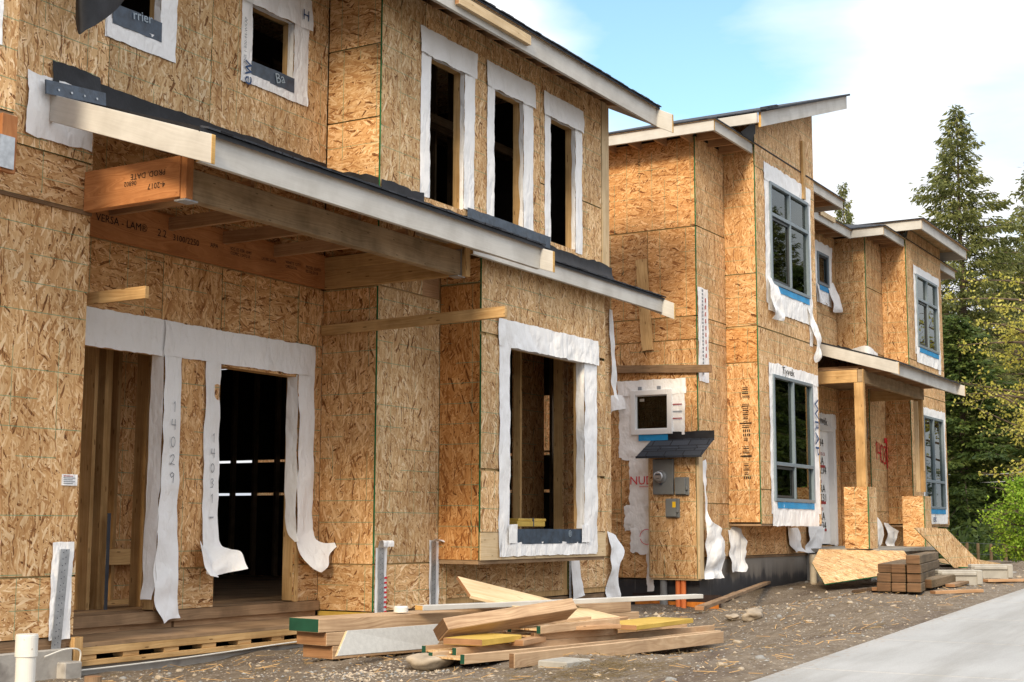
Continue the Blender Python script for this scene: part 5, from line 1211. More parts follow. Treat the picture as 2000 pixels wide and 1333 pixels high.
# blocks on the bay sill
mb = MB(); mb.box(13.02, 13.62, 7.66, 7.80, .0, .055); mb.box(13.06, 13.66, 7.67, 7.79, .057, .085, m=0, tint=.1); mb.box(13.36, 13.375, 7.655, 7.805, -.001, .09, m=1)
thing(mb, 'wood_bundle', ['yellow', 'metal_dark'], 'small tied bundle of yellow wood on the bay window sill', 'bundle', bevel=.003)
# concrete paver and round stones under the heap
def rock(name, c, s, seed, label, cat='stone', group=None, mat='stone', flat=.6, det=3, rough=1.0):
    bm = bmesh.new(); bmesh.ops.create_icosphere(bm, subdivisions=det, radius=1.0)
    for v in bm.verts:
        d = 1+.28*rough*mnoise.noise(v.co*1.1+Vector((seed, seed*1.7, 0)))+.1*rough*mnoise.noise(v.co*2.7+Vector((seed, 0, seed)))
        v.co = Vector((v.co.x*d*s[0], v.co.y*d*s[1], v.co.z*d*s[2]))
    me = bpy.data.meshes.new(name); bm.to_mesh(me); bm.free(); me.materials.append(M[mat])
    me.polygons.foreach_set('use_smooth', np.ones(len(me.polygons), dtype=bool))
    o = bpy.data.objects.new(name, me); COL.objects.link(o); o.location = c; o.rotation_euler = (0, 0, seed*2.3)
    return tag(o, label, cat, group)
def on_ground(px, py):
    """where the camera ray through a pixel meets the dirt"""
    lo = 3.0; prev = lo
    d = lo
    while d < 80:
        p = D(px, py, d)
        if p.z < gz(p.x, p.y): return Vector((p.x, p.y, gz(p.x, p.y)))
        d += .02
    return D(px, py, 30)
M['stone_pale'] = plain('pale_stone', (.36, .3, .225), .75, .25, .25, 6, bump=.2, bscale=25)
M['stone_grey'] = plain('grey_stone', (.24, .24, .235), .8, .25, .25, 8, bump=.2, bscale=25)
c = D(838, 1293, 9.2); rock('boulder', c, (.17, .13, .055), 1.3, 'large smooth tan stone propping the left end of the lumber heap', mat='stone_pale')
c = D(1100, 1303, 8.95); mb = MB(); mb.hexa([(-.14, -.1, -.03), (.15, -.12, -.03), (.17, .1, -.03), (-.12, .12, -.03), (-.14, -.1, .045), (.15, -.12, .045), (.17, .1, .045), (-.12, .12, .045)])
o = mb.build('paver', 'conc_block', bevel=.008); o.location = c; tag(o, 'pale concrete paver under the front stud of the heap', 'paver')
c = on_ground(1470, 1208); rock('boulder', c+Vector((0, 0, .03)), (.15, .09, .055), 4.1, 'large brown boulder in the bare dirt near the sidewalk', mat='stone', rough=2.2)
c = on_ground(1432, 1211); rock('boulder', c+Vector((0, 0, .02)), (.12, .06, .03), 5.5, 'flat brown stone touching the large boulder', mat='stone', rough=2.2)
GR = 'stones scattered over the bare dirt'
spots = [(1585, 1158, .05), (1448, 1228, .02), (1522, 1206, .06), (1540, 1190, .045), (1550, 1192, .05), (1440, 1176, .05), (1455, 1178, .06), (1475, 1180, .05), (1490, 1172, .05), (1520, 1160, .06), (1545, 1152, .07), (1570, 1148, .06), (1560, 1165, .05), (1420, 1170, .06), (1400, 1172, .05), (1390, 1160, .06), (1425, 1186, .045),
 (1440, 1256, .07), (1485, 1287, .06), (1415, 1290, .035), (1385, 1260, .05), (1410, 1302, .06), (1345, 1297, .03), (1448, 1309, .05), (1328, 1288, .035), (1165, 1323, .055), (1310, 1330, .06), (1355, 1272, .05), (1270, 1290, .04), (1240, 1268, .035),
 (1640, 1168, .05), (1660, 1178, .06), (1690, 1170, .05), (1600, 1190, .04), (1625, 1205, .05), (1680, 1195, .04), (1580, 1215, .05), (1560, 1235, .03), (1575, 1138, .06), (1590, 1142, .07), (1660, 1145, .06), (1595, 1165, .05), (1570, 1180, .03), (1720, 1178, .04), (1745, 1185, .05), (1700, 1188, .035), (1980, 1120, .06), (1990, 1128, .05), (1940, 1150, .04), (1900, 1155, .05),
 (330, 1318, .04), (350, 1312, .05), (420, 1309, .035), (380, 1320, .03), (240, 1327, .045), (310, 1327, .06), (505, 1302, .03), (560, 1312, .03), (700, 1318, .035), (735, 1310, .04), (760, 1300, .035), (780, 1312, .04), (720, 1325, .03), (890, 1318, .03), (960, 1322, .04)]
protos = [rock('stone', (0, 0, 0), (1, .78, .55), 3.3+k*1.7, 'small rounded stone lying in the bare dirt', 'stone', GR, m, det=2, rough=1.7) for k, m in enumerate(('stone', 'stone_pale', 'stone_grey', 'stone_pale'))]
for i, (px, py, s) in enumerate(spots):
    p = on_ground(px, py); o = protos[i % 4] if i < 4 else protos[i % 4].copy()
    if i >= 4: COL.objects.link(o)
    s *= .62; o.location = p+Vector((0, 0, s*.05)); o.scale = (s, s, s*(.8+.3*R.random())); o.rotation_euler = (0, 0, i*1.9)
# timber stack
TA = Vector((.985, .17, 0)); TW = Vector((.17, -.985, 0)); o0 = D(1711, 1164, 14.25); o0.z = gz(o0.x, o0.y)+.02
GT = 'treated timbers stacked beside the sidewalk'
names = ['left bottom', 'left middle', 'left top', 'centre bottom', 'centre middle', 'centre top', 'right bottom', 'right middle', 'right upper', 'right topmost']
k = 0
for c_ in range(3):
    for r_ in range(4 if c_ == 2 else 3):
        off = [(.0, .0, -.05), (.05, .02, .0), (.12, .0, .0), (.1, .0, .0)][r_][c_ % 3] if r_ < 4 else 0
        p = o0+TW*(.147*c_+.0735+.008*R.random())+TA*(off+.04*R.random())+Vector((0, 0, .092*r_))
        q = p+TA*(2.3+.1*R.random())
        mb = MB(); mb.bar(p, q, .138, .088, m=0, me=1, tint=R.random()*.5); thing(mb, 'square_timber', ['treated', 'end'], 'weathered square timber, %s of the stack by the sidewalk' % names[k], 'timber', GT, bevel=.006); k += 1
p = D(1808, 1158, 14.5); p.z = gz(p.x, p.y)+.03; mb = MB(); q = p+Vector((.97, -.05, 0))*1.35; q.z = gz(q.x, q.y)+.05; mb.bar(p, q, .138, .088, m=0, me=1, tint=.1); thing(mb, 'square_timber', ['treated', 'end'], 'single weathered timber lying loose to the right of the stack', 'timber', bevel=.006)
def flat(a, b, w, h, lab, mats=('oldwood', 'end_lvl'), name='plank', lift=.01, cat='plank'):
    p = on_ground(*a); q = on_ground(*b); p.z += lift; q.z += lift
    mb = MB(); mb.bar(p, q, w, h, m=0, me=1, tint=R.random()*.3); return thing(mb, name, list(mats), lab, cat, bevel=.002)
flat((1670, 1160), (1712, 1157), .09, .035, 'short brown board poking out left of the timber stack')
flat((1822, 1163), (1916, 1159), .1, .03, 'pinkish board lying in front of the curb stones', ('fir', 'end_lvl'))
flat((1856, 1150), (1884, 1143), .1, .03, 'short board between the loose timber and the curb stones')
flat((1925, 1139), (2010, 1138), .09, .03, 'long thin board running off to the right on the dirt', ('fir', 'end_lvl'))
p = on_ground(1366, 1199); q = on_ground(1500, 1147); p.z += .03; q.z += .05
stick('plank', p, q, .09, .04, ['oldwood', 'end_lvl'], 'brown plank reaching up out of the pit by the orange conduits', 'plank')
p = on_ground(1412, 1178); q = on_ground(1440, 1166); stick('plank', p+Vector((0, 0, .02)), q+Vector((0, 0, .03)), .12, .04, ['oldwood', 'end_lvl'], 'short plank offcut beside the sloping plank', 'plank')
# curb stones
def curb(px, py, lab):
    c = on_ground(px, py); mb = MB(); u = Vector((.52, -.855, 0)); v = Vector((.855, .52, 0)); ln, dp, h = .47, .12, .155
    def bx(a0, a1, b0, b1, z0, z1):
        f = lambda a, b, z: tuple(u*a+v*b+Vector((0, 0, z))); mb.hexa([f(a0, b0, z0), f(a1, b0, z0), f(a1, b1, z0), f(a0, b1, z0), f(a0, b0, z1), f(a1, b0, z1), f(a1, b1, z1), f(a0, b1, z1)])
    bx(-ln/2, ln/2, 0, dp, -.02, h-.045); bx(-ln/2, ln/2, -.0, dp-.001, h-.0445, h); bx(-ln/2+.03, ln/2-.06, -.022, -.001, h-.06, h-.02); bx(ln/2-.06, ln/2+.001, -.02, -.001, 0, h-.001)
    o = mb.build('curb_stone', 'conc_block', bevel=.008); o.location = c; return tag(o, lab, 'curb stone', 'curb stones waiting on the dirt')
curb(1876, 1143, 'pale concrete curb stone nearer the timber stack'); curb(1938, 1130, 'pale concrete curb stone farther back, on the right')
# strand board sheets
def sheet(P, lab, name='board_sheet', th=.014):
    mb = MB(); P = [Vector(k) for k in P]; n = (P[1]-P[0]).cross(P[3]-P[0]).normalized()*th
    mb.hexa([k-n for k in P]+P, mats=[0, 0, 1, 0, 0, 1]); return thing(mb, name, ['osb', 'green'], lab, 'sheet')
q = [D(1611, 1141, 20.5), None, D(1765, 1076, 23.2), None, D(1586, 1100, 21.7)]
q[1] = q[0]+(q[2]-q[4])*.97
pn = (q[2]-q[0]).cross(q[4]-q[0]).normalized(); dr_ = D(1600, 1073, 1.0); q[3] = dr_*(q[0].dot(pn)/dr_.dot(pn))
mb = MB(); th = pn*(.014 if pn.z > 0 else -.014); lo = [k-th for k in q]; off = 5.0
uvq = lambda P: [((k-q[0]).dot((q[1]-q[0]).normalized())+off, (k-q[0]).dot(pn.cross(q[1]-q[0]).normalized())+off) for k in P]
mb.face(q, uvq(q), 0, .1); mb.face(lo[::-1], uvq(lo[::-1]), 0)
for i in range(5):
    j = (i+1) % 5; mb.face([lo[i], lo[j], q[j], q[i]], [(0, 0), (1, 0), (1, .01), (0, .01)], 1)
thing(mb, 'board_sheet', ['osb', 'green'], 'strand board sheet with a broken corner lying against the entry slab behind the timber stack', 'sheet')
top_l = D(1786, 1031, 24.2); top_r = D(1848, 1033, 25.2); bl = on_ground(1864, 1112)
br = bl+(top_r-top_l)
sheet([bl+Vector((0, 0, .02)), br+Vector((0, 0, .05)), top_r, top_l], 'strand board sheet propped up as a ramp against the right post base')
q1 = on_ground(1875, 1111)
sheet([q1+Vector((0, 0, .03)), q1+Vector((1.1, -.75, .03)), q1+Vector((3.4, .5, .1)), q1+Vector((2.2, 1.2, .12))], 'strand board sheet lying flat on the dirt beyond the curb stones')
# drain pipes
c = Vector((5.72, 6.62, -1.3)); mb = MB(); mb.cyl(c, c+Vector((0, 0, .56)), .056, n=28); mb.cyl(c+Vector((0, 0, .555)), c+Vector((0, 0, .672)), .063, n=28); mb.cyl(c+Vector((0, 0, .66)), c+Vector((0, 0, .68)), .0635, .06, n=28)
thing(mb, 'drain_pipe', 'pvc', 'white plastic drain pipe standing at the foundation corner', 'pipe', smooth=False)
M['pvc_old'] = plain('stained_pipe', (.5, .45, .36), .5, .4, .12, 4)
c = on_ground(1589, 1139); hp = D(1589, 1083, c.dot(fw)).z-c.z; c.z -= .05; mb = MB(); mb.cyl(c, c+Vector((0, 0, hp-.08)), .056, n=24); mb.cyl(c+Vector((0, 0, hp-.1)), c+Vector((0, 0, hp)), .064, n=24); mb.cyl(c+Vector((0, 0, hp-.01)), c+Vector((0, 0, hp+.045)), .058, n=24)
thing(mb, 'drain_pipe', 'pvc_old', 'stained cream drain pipe beside the leaning sheet', 'pipe', smooth=False)
c = D(181, 1342, 7.6); mb = MB(); mb.cyl(c, c+Vector((0, 0, .055)), .045, n=20, me=1); thing(mb, 'round_peg', ['oldwood', 'end_lvl'], 'short round wooden peg at the bottom edge of the photo', 'peg')
# black cable loops from the foundation
mb = MB(); pts = catmull([(6.95, 7.86, -.9), (7.12, 7.84, -.86), (7.24, 7.83, -.88), (7.25, 7.85, -1.0), (7.3, 7.87, -1.02), (8.4, 7.9, -1.015), (9.6, 7.9, -.985), (10.6, 7.9, -.97)], 60)
for p, q in zip(pts, pts[1:]): mb.cyl(p, q, .006, n=6, cap=False)
thing(mb, 'ground_wire', 'pvc', 'thin pale wire running along the foundation below the entry step', 'wire')

# ---- gravel, twigs and straw
gb = MB(); RG = random.Random(3)
oct_ = [(1, 0, 0), (-1, 0, 0), (0, 1, 0), (0, -1, 0), (0, 0, 1), (0, 0, -1)]; octf = [(0, 2, 4), (2, 1, 4), (1, 3, 4), (3, 0, 4), (2, 0, 5), (1, 2, 5), (3, 1, 5), (0, 3, 5)]
def pebble(x, y, s, m):
    z = gz(x, y, True); b = len(gb.v); t = RG.random()*6.28; sx, sy, sz = s*(.8+.5*RG.random()), s*(.6+.4*RG.random()), s*(.4+.4*RG.random())
    for a in oct_: X, Y = a[0]*sx, a[1]*sy; gb.v.append((x+X*math.cos(t)-Y*math.sin(t), y+X*math.sin(t)+Y*math.cos(t), z+a[2]*sz+sz*.3))
    for f in octf: gb.f.append(tuple(b+k for k in f)); gb.uv.append([(0, 0)]*3); gb.mi.append(m); gb.tint.append(0)
for i in range(12000):
    x = 6.2+RG.random()**1.3*14; y = 3.12+RG.random()*(4.6 if x > 11 else 4.7)
    if nz(x, y, 11, .8)+.25*nz(x, y, 3, 3) < -.05 and RG.random() < .7: continue
    pebble(x, y, (.003+.014*RG.random()**4), RG.choice((0, 0, 1, 2, 2)))
cc = D(790, 1308, 9.0)
for i in range(420): pebble(cc.x-.25+RG.gauss(0, .28), cc.y+.1+RG.gauss(0, .22), .006+.012*RG.random()**2, RG.choice((0, 0, 1, 2)))
for i in range(1100): pebble(16.2+RG.gauss(0, 1.5), 6.3+RG.gauss(0, .6), .01+.03*RG.random()**2, RG.choice((0, 0, 1, 2)))
gv_ = gb.build('gravel', ['stone', 'stone_pale', 'stone_grey'], smooth=False); gv_['kind'] = 'stuff'; gv_['label'] = 'gravel strewn over the bare dirt'
tb = MB()
for i in range(1100):
    x = 6.5+RG.random()**1.2*11; y = 3.2+RG.random()*4.3; t = RG.random()*6.28; l = .03+.13*RG.random()**2; z = gz(x, y)+.006
    tb.bar((x, y, z), (x+l*math.cos(t), y+l*math.sin(t), gz(x+l*math.cos(t), y+l*math.sin(t))+.008+.02*RG.random()), .002+.006*RG.random()**2, .003, m=RG.choice((0, 0, 1)))
c = on_ground(1200, 1320)
for i in range(420):
    x = c.x+RG.gauss(.1, .38); y = c.y+RG.gauss(.12, .2); t = RG.gauss(.3, .9); l = .05+.12*RG.random(); z = gz(x, y)+.004
    tb.bar((x, y, z), (x+l*math.cos(t), y+l*math.sin(t), z+.03*RG.random()), .0022, .0018, m=1)
tw = tb.build('wood_debris', ['pine', 'grass']); tw['kind'] = 'stuff'; tw['label'] = 'straw, splinters and twigs on the dirt'

# ================================================================== trees
def leaf_mesh(name, quads, tints, mat):
    q = np.asarray(quads, dtype=np.float32); n = len(q)
    me = bpy.data.meshes.new(name); me.vertices.add(n*4); me.vertices.foreach_set('co', q.reshape(-1))
    me.loops.add(n*4); me.loops.foreach_set('vertex_index', np.arange(n*4, dtype=np.int32))
    me.polygons.add(n); me.polygons.foreach_set('loop_start', np.arange(0, n*4, 4, dtype=np.int32))
    try: me.polygons.foreach_set('loop_total', np.full(n, 4, dtype=np.int32))
    except Exception: pass
    at = me.attributes.new('tint', 'FLOAT', 'FACE'); at.data.foreach_set('value', np.asarray(tints, dtype=np.float32))
    me.materials.append(M[mat]); me.update(calc_edges=True); me.validate(); return me
def blade(p, d, s, l, w):
    a = p-s*w*.5; b = p+s*w*.5; m = p+d*l*.55
    return [p, m-s*w, p+d*l, m+s*w]
def conifer(seed, H, RB, nb, spr, droop, mat, lw=(.3, .05), bare=.06, taper=.85, dens=5, crown0=.05):
    r = random.Random(seed); quads = []; tints = []; tb = MB()
    n = 10; pts = [Vector((.06*H*.02*math.sin(k*1.3+seed), .06*H*.02*math.cos(k*1.7), H*k/n)) for k in range(n+1)]
    for k in range(n): tb.cyl(pts[k], pts[k+1], H*.013*(1-k/n)+.015, H*.013*(1-(k+1)/n)+.012, n=8, cap=False)
    lob = [r.uniform(.7, 1.25) for _ in range(24)]
    for i in range(nb):
        t = crown0+(1-crown0)*((i+r.random())/nb)**.9; h = H*t
        az = i*2.399+r.uniform(-.5, .5)
        L = RB*max(.02, (1-t))**taper*r.uniform(.55, 1.1)*lob[int((az % 6.283)/6.283*6)+6*min(3, int(t*4))]+.12
        d = Vector((math.cos(az), math.sin(az), 0)); s = Vector((-d.y, d.x, 0))
        dr = droop*r.uniform(.6, 1.4)*(1.15-t*.9); upk = .35*t
        f = lambda q: Vector((0, 0, h))+d*(L*q)+Vector((0, 0, L*(upk*q-dr*q*q+.12*dr*q**4*2)))
        bp = [f(k/5) for k in range(6)]
        for k in range(5): tb.cyl(bp[k], bp[k+1], .012+.022*(L/RB)*(1-k/5), .01+.022*(L/RB)*(1-(k+1)/5), n=5, cap=False)
        bt = r.uniform(-.2, .2)
        ns = max(4, int(spr*L/RB))
        for j in range(ns):
            q = bare+(1-bare)*((j+r.random())/ns)**.8
            side = r.uniform(-1, 1); sp = L*.28*(1-q*.6)*side
            c = f(q)+s*sp+Vector((0, 0, -abs(sp)*.35-.05*r.random()))
            od = (d*(.7+.3*r.random())+s*side*.9+Vector((0, 0, -.25-.7*r.random()))).normalized()
            for m in range(dens):
                dd = (od+Vector((r.gauss(0, .5), r.gauss(0, .5), r.gauss(-.15, .45)))).normalized()
                ss = dd.cross(Vector((r.gauss(0, 1), r.gauss(0, 1), r.gauss(0, 1)))).normalized()
                p = c+Vector((r.gauss(0, .09), r.gauss(0, .09), r.gauss(0, .07)))
                quads.append(blade(p, dd, ss, lw[0]*r.uniform(.6, 1.3), lw[1]*r.uniform(.7, 1.4)))
                tints.append(min(1, max(0, .45+bt+r.gauss(0, .2))))
    return tb, leaf_mesh('crown', quads, tints, mat)
def plant_tree(name, tb, crown, loc, label, cat, group=None, scale=(1, 1, 1), rot=0.0, trunk_mat='bark'):
    root = bpy.data.objects.new(name, None); COL.objects.link(root); root.location = loc; root.scale = scale; root.rotation_euler = (0, 0, rot)
    if isinstance(tb, MB): tr = tb.build('trunk', trunk_mat, root)
    else: tr = bpy.data.objects.new('trunk', tb); COL.objects.link(tr); tr.parent = root
    cr = bpy.data.objects.new('crown', crown); COL.objects.link(cr); cr.parent = root
    tag(root, label, cat, group); return root, tr.data, cr.data
def gdir(px, d): p = D(px, 1090, d); return Vector((p.x, p.y, gz(p.x, p.y, False)-.1))
def height_to(px, py, d): return D(px, py, d).z-gdir(px, d).z
GC = 'tall conifers behind the houses'
H0 = height_to(1895, 176, 50)
tb1, cm1 = conifer(3, H0, 6.0, 220, 92, .42, 'needle', (.22, .032), .1, .98, 7)
_, tm1, cm1 = plant_tree('conifer', tb1, cm1, gdir(1900, 50), 'tallest conifer, rising alone into the sky right of the far house', 'tree', GC)
tb2, cm2 = conifer(11, 15.0, 4.6, 180, 66, .55, 'cedar', (.26, .045), .1, .7, 9)
ced, tm2, cm2 = plant_tree('cedar', tb2, cm2, gdir(1890, 40), 'dense green cedar with drooping layered boughs at the corner of the far house', 'tree', None, scale=(.8, .8, .47))
def again(name, tm, cm, loc, label, sc_, rot, group=GC, cat='tree'):
    return plant_tree(name, tm, cm, loc, label, cat, group, scale=sc_, rot=rot)
h2 = height_to(1665, 338, 78)/H0
again('conifer', tm1, cm1, gdir(1666, 78), 'pointed conifer top showing above the roof between the two far bays', (h2*.62, h2*.62, h2), 1.0)
h3 = height_to(1603, 345, 84)/H0
again('conifer', tm1, cm1, gdir(1607, 84), 'conifer tip peeping out beside the popped-up bay roof', (h3*.6, h3*.6, h3), 2.2)
h4 = height_to(2052, 285, 56)/H0
again('conifer', tm1, cm1, gdir(2052, 56), 'tall conifer cut off by the right edge of the photo', (h4, h4, h4), 3.1)
for k, (px, py, d, w) in enumerate(((1835, 560, 62, .95), (1985, 470, 58, 1.0), (1990, 620, 52, .8), (1925, 640, 47, .85), (1868, 700, 54, .8))):
    hh = height_to(px, py, d)
    again('conifer' if k % 2 else 'cedar', tm1 if k % 2 else tm2, cm1 if k % 2 else cm2, gdir(px, d), ('shorter conifer just behind the right corner of the far house', 'broad conifer to the right of the tallest one', 'conifer behind the yellow leafed tree', 'conifer half way in front of the tallest trunk', 'conifer close against the far bay window')[k],
          (w, w, hh/(H0 if k % 2 else 15.0)), k*1.3+.4)
for k, (px, py, d) in enumerate(((1850, 830, 70), (1900, 800, 72), (1950, 780, 70), (2000, 760, 68), (2040, 700, 66))):
    hh = height_to(px, py, d); again('cedar', tm2, cm2, gdir(px, d), 'dark cedar in the row closing off the background', (1.1, 1.1, hh/15), k*2.1, 'dark cedars closing off the background')
# trees across the street: out of frame but mirrored in the window panes
for k, (x, y, s) in enumerate(((58, -9, 1.1), (66, -13, 1.25), (75, -11, 1.05), (84, -16, 1.3), (93, -14, 1.2), (104, -19, 1.3), (70, -20, 1.3), (50, -14, 1.0), (115, -24, 1.4), (62, -16, 1.2), (88, -22, 1.3))):
    again('conifer' if k % 2 else 'cedar', tm1 if k % 2 else tm2, cm1 if k % 2 else cm2, Vector((x, y, -1.4)), 'conifer across the street, mirrored in the window panes', (s*1.3, s*1.3, s), k*1.7, 'conifers across the street')
# broadleaved young trees
def broadleaf(seed, H, spread, nbr, nleaf, mat, leaf=.075, z0=.25, flat=.5):
    r = random.Random(seed); tb = MB(); quads = []; tints = []
    tb.cyl((0, 0, 0), (0, 0, H*.45), H*.016, H*.011, n=8, cap=False); tb.cyl((0, 0, H*.45), (.1, 0, H*.9), H*.011, .012, n=6, cap=False)
    for i in range(nbr):
        h = H*(z0+(1-z0)*r.random()**.9); az = r.uniform(0, 6.283); L = spread*(1-.6*abs(h/H-.45))*r.uniform(.5, 1.1)
        d = Vector((math.cos(az), math.sin(az), r.uniform(.05, .6))).normalized()
        bend = Vector((r.gauss(0, .25), r.gauss(0, .25), r.uniform(-.35, .1)))
        f = lambda q: Vector((0, 0, h*.8))+d*L*q+bend*L*q*q
        for k in range(4): tb.cyl(f(k/4), f((k+1)/4), .022*(1-k/4)*H/6+.006, .022*(1-(k+1)/4)*H/6+.005, n=5, cap=False)
        bt = r.uniform(-.25, .25)
        for tw_ in range(7):
            q0 = .3+.7*r.random(); c0 = f(q0); td = Vector((r.gauss(0, 1), r.gauss(0, 1), r.gauss(-.1, .6))).normalized(); tl = L*.32*r.uniform(.5, 1)
            tb.cyl(c0, c0+td*tl, .008, .004, n=4, cap=False)
            for j in range(max(2, nleaf//(nbr*7))):
                p = c0+td*tl*r.random()+Vector((r.gauss(0, .07), r.gauss(0, .07), r.gauss(0, .07)))
                dd = Vector((r.gauss(0, 1), r.gauss(0, 1), r.gauss(-.4, .7))).normalized(); ss = dd.cross(Vector((r.gauss(0, 1), r.gauss(0, 1), r.gauss(0, 1)))).normalized()
                quads.append(blade(p, dd, ss, leaf*r.uniform(.7, 1.4), leaf*.38)); tints.append(min(1, max(0, .5+bt+r.gauss(0, .22))))
    return tb, leaf_mesh('crown', quads, tints, mat)
tb3, cm3 = broadleaf(5, 8.6, 2.4, 64, 6000, 'leaf_yellow', .08, .28)
plant_tree('young_tree', tb3, cm3, gdir(2042, 34), 'broadleaved tree with sparse fresh yellow leaves in front of the conifers', 'tree')
tb4, cm4 = broadleaf(9, 2.0, .85, 70, 8000, 'leaf_green', .055, .08)
plant_tree('shrub', tb4, cm4, gdir(2012, 27), 'bright green shrub in fresh leaf at the right edge of the photo', 'shrub')
# undergrowth, stored pipes, wire fence and overhead wires
r_ = random.Random(4); quads = []; tints = []
for i in range(5200):
    px = r_.uniform(1845, 2080); d = r_.uniform(33, 46); p = D(px, 1090, d); z = gz(p.x, p.y, False)-.1+r_.random()**2*.9*(.4+nz(p.x, p.y, 0, .6)+.5)
    dd = Vector((r_.gauss(0, .5), r_.gauss(0, .5), r_.uniform(-.2, 1))).normalized(); ss = dd.cross(Vector((r_.gauss(0, 1), r_.gauss(0, 1), r_.gauss(0, 1)))).normalized()
    quads.append(blade(Vector((p.x, p.y, z)), dd, ss, r_.uniform(.1, .3), .05)); tints.append(r_.random()*.6)
ug = bpy.data.objects.new('undergrowth', leaf_mesh('undergrowth', quads, tints, 'cedar')); COL.objects.link(ug); ug['kind'] = 'stuff'; ug['label'] = 'dark ground cover under the conifers'
for k, (px, py, rr) in enumerate(((1895, 1058, .5), (1925, 1064, .42), (1985, 1060, .55))):
    c = D(px, py, 40); mb = MB(); u = Vector((.5, -.86, 0)); mb.cyl(c-u*.7, c+u*.7, rr*1.05, n=24); mb.cyl(c-u*.72, c-u*.7, rr*1.1, n=24); mb.cyl(c+u*.7, c+u*.72, rr*1.1, n=24)
    mb.cyl(Vector((c.x, c.y, c.z-rr*1.6)), Vector((c.x, c.y, c.z-rr*.9)), .25, n=8)
    thing(mb, 'storage_tank', 'greybox', ('rounded grey tank under the conifers, left of the fence', 'smaller rounded grey tank beside the first one', 'rounded grey tank half hidden by the bright shrub')[k], 'tank', smooth=False)
fe = bpy.data.objects.new('wire_fence', None); COL.objects.link(fe); p0 = gdir(1870, 33); fe.location = p0
tag(fe, 'low wire fence on rough posts below the conifers', 'fence')
ends = []
for k, px in enumerate((1868, 1889, 1911, 1936, 1965, 2000)):
    p = gdir(px, 33)-p0; mb = MB(); mb.cyl((p.x, p.y, p.z-.1), (p.x+.03*(k % 2), p.y, p.z+.5), .04, .035, n=8); mb.build('fence_post', 'treated', fe); ends.append(p)
mb = MB()
for hh in (.25, .5):
    for p, q in zip(ends, ends[1:]): mb.cyl((p.x, p.y, p.z+hh), (q.x, q.y, q.z+hh), .006, n=4, cap=False)
mb.build('fence_wire', 'metal_dark', fe)
for k, (ya, yb) in enumerate(((927, 912), (941, 929))):
    p = D(1840, ya, 44); q = D(2120, yb-9, 30); mb = MB(); pr_ = None
    for i in range(13):
        t = i/12; c = p.lerp(q, t)-Vector((0, 0, .12*4*t*(1-t)))
        if pr_ is not None: mb.cyl(pr_, c, .011, n=5, cap=False)
        pr_ = c
    thing(mb, 'overhead_wire', 'pvc', ('upper thin overhead wire in front of the conifers', 'lower thin overhead wire in front of the conifers')[k], 'wire')

# ================================================================== daylight
sd = Vector((-.86, -.17, .46)).normalized()
el = math.asin(sd.z); az = math.atan2(sd.x, sd.y)
w = bpy.data.worlds.new('World'); sc.world = w; w.use_nodes = True; nt = w.node_tree; nt.nodes.clear()
def wn(ty, **p):
    n = nt.nodes.new(ty)
    for k, v in p.items(): setattr(n, k, v)
    return n
lk = nt.links.new
sky = wn('ShaderNodeTexSky', sky_type='NISHITA', sun_disc=False, sun_elevation=el, sun_rotation=az, air_density=1.0, dust_density=.6, ozone_density=1.5)
tc = wn('ShaderNodeTexCoord'); sx = wn('ShaderNodeSeparateXYZ'); lk(tc.outputs['Generated'], sx.inputs[0])
def mth(op, a, b=None, c=None, cl=False):
    n = wn('ShaderNodeMath', operation=op, use_clamp=cl)
    for i, v in enumerate((a, b, c)):
        if v is None: continue
        if isinstance(v, (int, float)): n.inputs[i].default_value = v
        else: lk(v, n.inputs[i])
    return n.outputs[0]
den = mth('ADD', mth('MAXIMUM', sx.outputs[2], 0.0), .16)
cv = wn('ShaderNodeCombineXYZ'); lk(mth('DIVIDE', sx.outputs[0], den), cv.inputs[0]); lk(mth('DIVIDE', sx.outputs[1], den), cv.inputs[1])
mp = wn('ShaderNodeMapping'); lk(cv.outputs[0], mp.inputs[0]); mp.inputs['Scale'].default_value = (1.15, .8, 1); mp.inputs['Rotation'].default_value = (0, 0, .5); mp.inputs['Location'].default_value = (1.7, .4, 0)
n1 = wn('ShaderNodeTexNoise'); lk(mp.outputs[0], n1.inputs['Vector']); n1.inputs['Scale'].default_value = 1.5; n1.inputs['Detail'].default_value = 7; n1.inputs['Roughness'].default_value = .55; n1.inputs['Distortion'].default_value = .4
def lobe(v, k0, k1, amp):
    d = wn('ShaderNodeVectorMath', operation='DOT_PRODUCT'); lk(tc.outputs['Generated'], d.inputs[0]); d.inputs[1].default_value = Vector(v).normalized()
    m = wn('ShaderNodeMapRange', interpolation_type='SMOOTHSTEP'); lk(d.outputs['Value'], m.inputs[0]); m.inputs[1].default_value = k0; m.inputs[2].default_value = k1; m.inputs[3].default_value = 0; m.inputs[4].default_value = amp
    return m.outputs[0]
gap = mth('ADD', mth('ADD', lobe(D(1370, -40, 1), .987, .9998, .6), lobe(D(2010, 270, 1), .996, 1.0, .26)), lobe(D(1230, 20, 1), .994, 1.0, .2))
cov = mth('SUBTRACT', mth('ADD', n1.outputs[0], .44), gap)
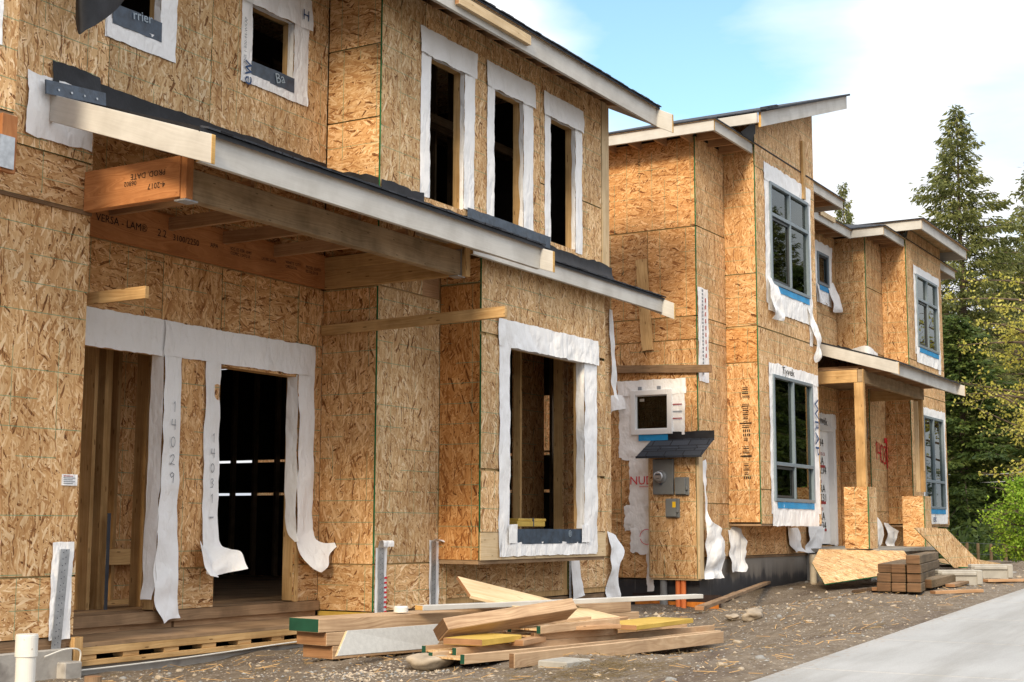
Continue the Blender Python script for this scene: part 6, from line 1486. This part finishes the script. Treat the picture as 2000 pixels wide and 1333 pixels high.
rp = wn('ShaderNodeValToRGB'); lk(cov, rp.inputs[0]); rp.color_ramp.elements[0].position = .34; rp.color_ramp.elements[1].position = .74
n2 = wn('ShaderNodeTexNoise'); lk(mp.outputs[0], n2.inputs['Vector']); n2.inputs['Scale'].default_value = 2.3; n2.inputs['Detail'].default_value = 6
cr = wn('ShaderNodeValToRGB'); lk(n2.outputs[0], cr.inputs[0]); cr.color_ramp.elements[0].position = .3; cr.color_ramp.elements[0].color = (4.9, 5.3, 5.95, 1); cr.color_ramp.elements[1].position = .6; cr.color_ramp.elements[1].color = (6.7, 6.75, 6.85, 1)
zf = mth('MULTIPLY_ADD', mth('MAXIMUM', sx.outputs[2], 0.0), 1.15, .76)
cz = wn('ShaderNodeVectorMath', operation='SCALE'); lk(cr.outputs[0], cz.inputs[0]); lk(zf, cz.inputs['Scale'])
mx = wn('ShaderNodeMix', data_type='RGBA'); lk(rp.outputs[0], mx.inputs[0]); lk(cz.outputs[0], mx.inputs[7])
bl = wn('ShaderNodeMix', data_type='RGBA', blend_type='MULTIPLY'); bl.inputs[0].default_value = 1.0; lk(sky.outputs[0], bl.inputs[6]); bl.inputs[7].default_value = (1.3, 1.45, 1.35, 1); lk(bl.outputs[2], mx.inputs[6])
bg = wn('ShaderNodeBackground'); lk(mx.outputs[2], bg.inputs[0]); bg.inputs[1].default_value = .1
wo = wn('ShaderNodeOutputWorld'); lk(bg.outputs[0], wo.inputs[0])
sl = bpy.data.lights.new('sun', 'SUN'); sl.energy = 2.3; sl.angle = rad(14); sl.color = (1.0, .82, .58)
so = bpy.data.objects.new('sun', sl); COL.objects.link(so); so.rotation_euler = sd.to_track_quat('Z', 'Y').to_euler(); so.location = sd*40
sc.view_settings.view_transform = 'Standard'; sc.view_settings.look = 'None'; sc.view_settings.gamma = 1.0; sc.view_settings.exposure = 0.84; sc.view_settings.use_curve_mapping = False
sc.cycles.max_bounces = 6; sc.cycles.diffuse_bounces = 4; sc.cycles.transparent_max_bounces = 8; sc.cycles.use_denoising = True
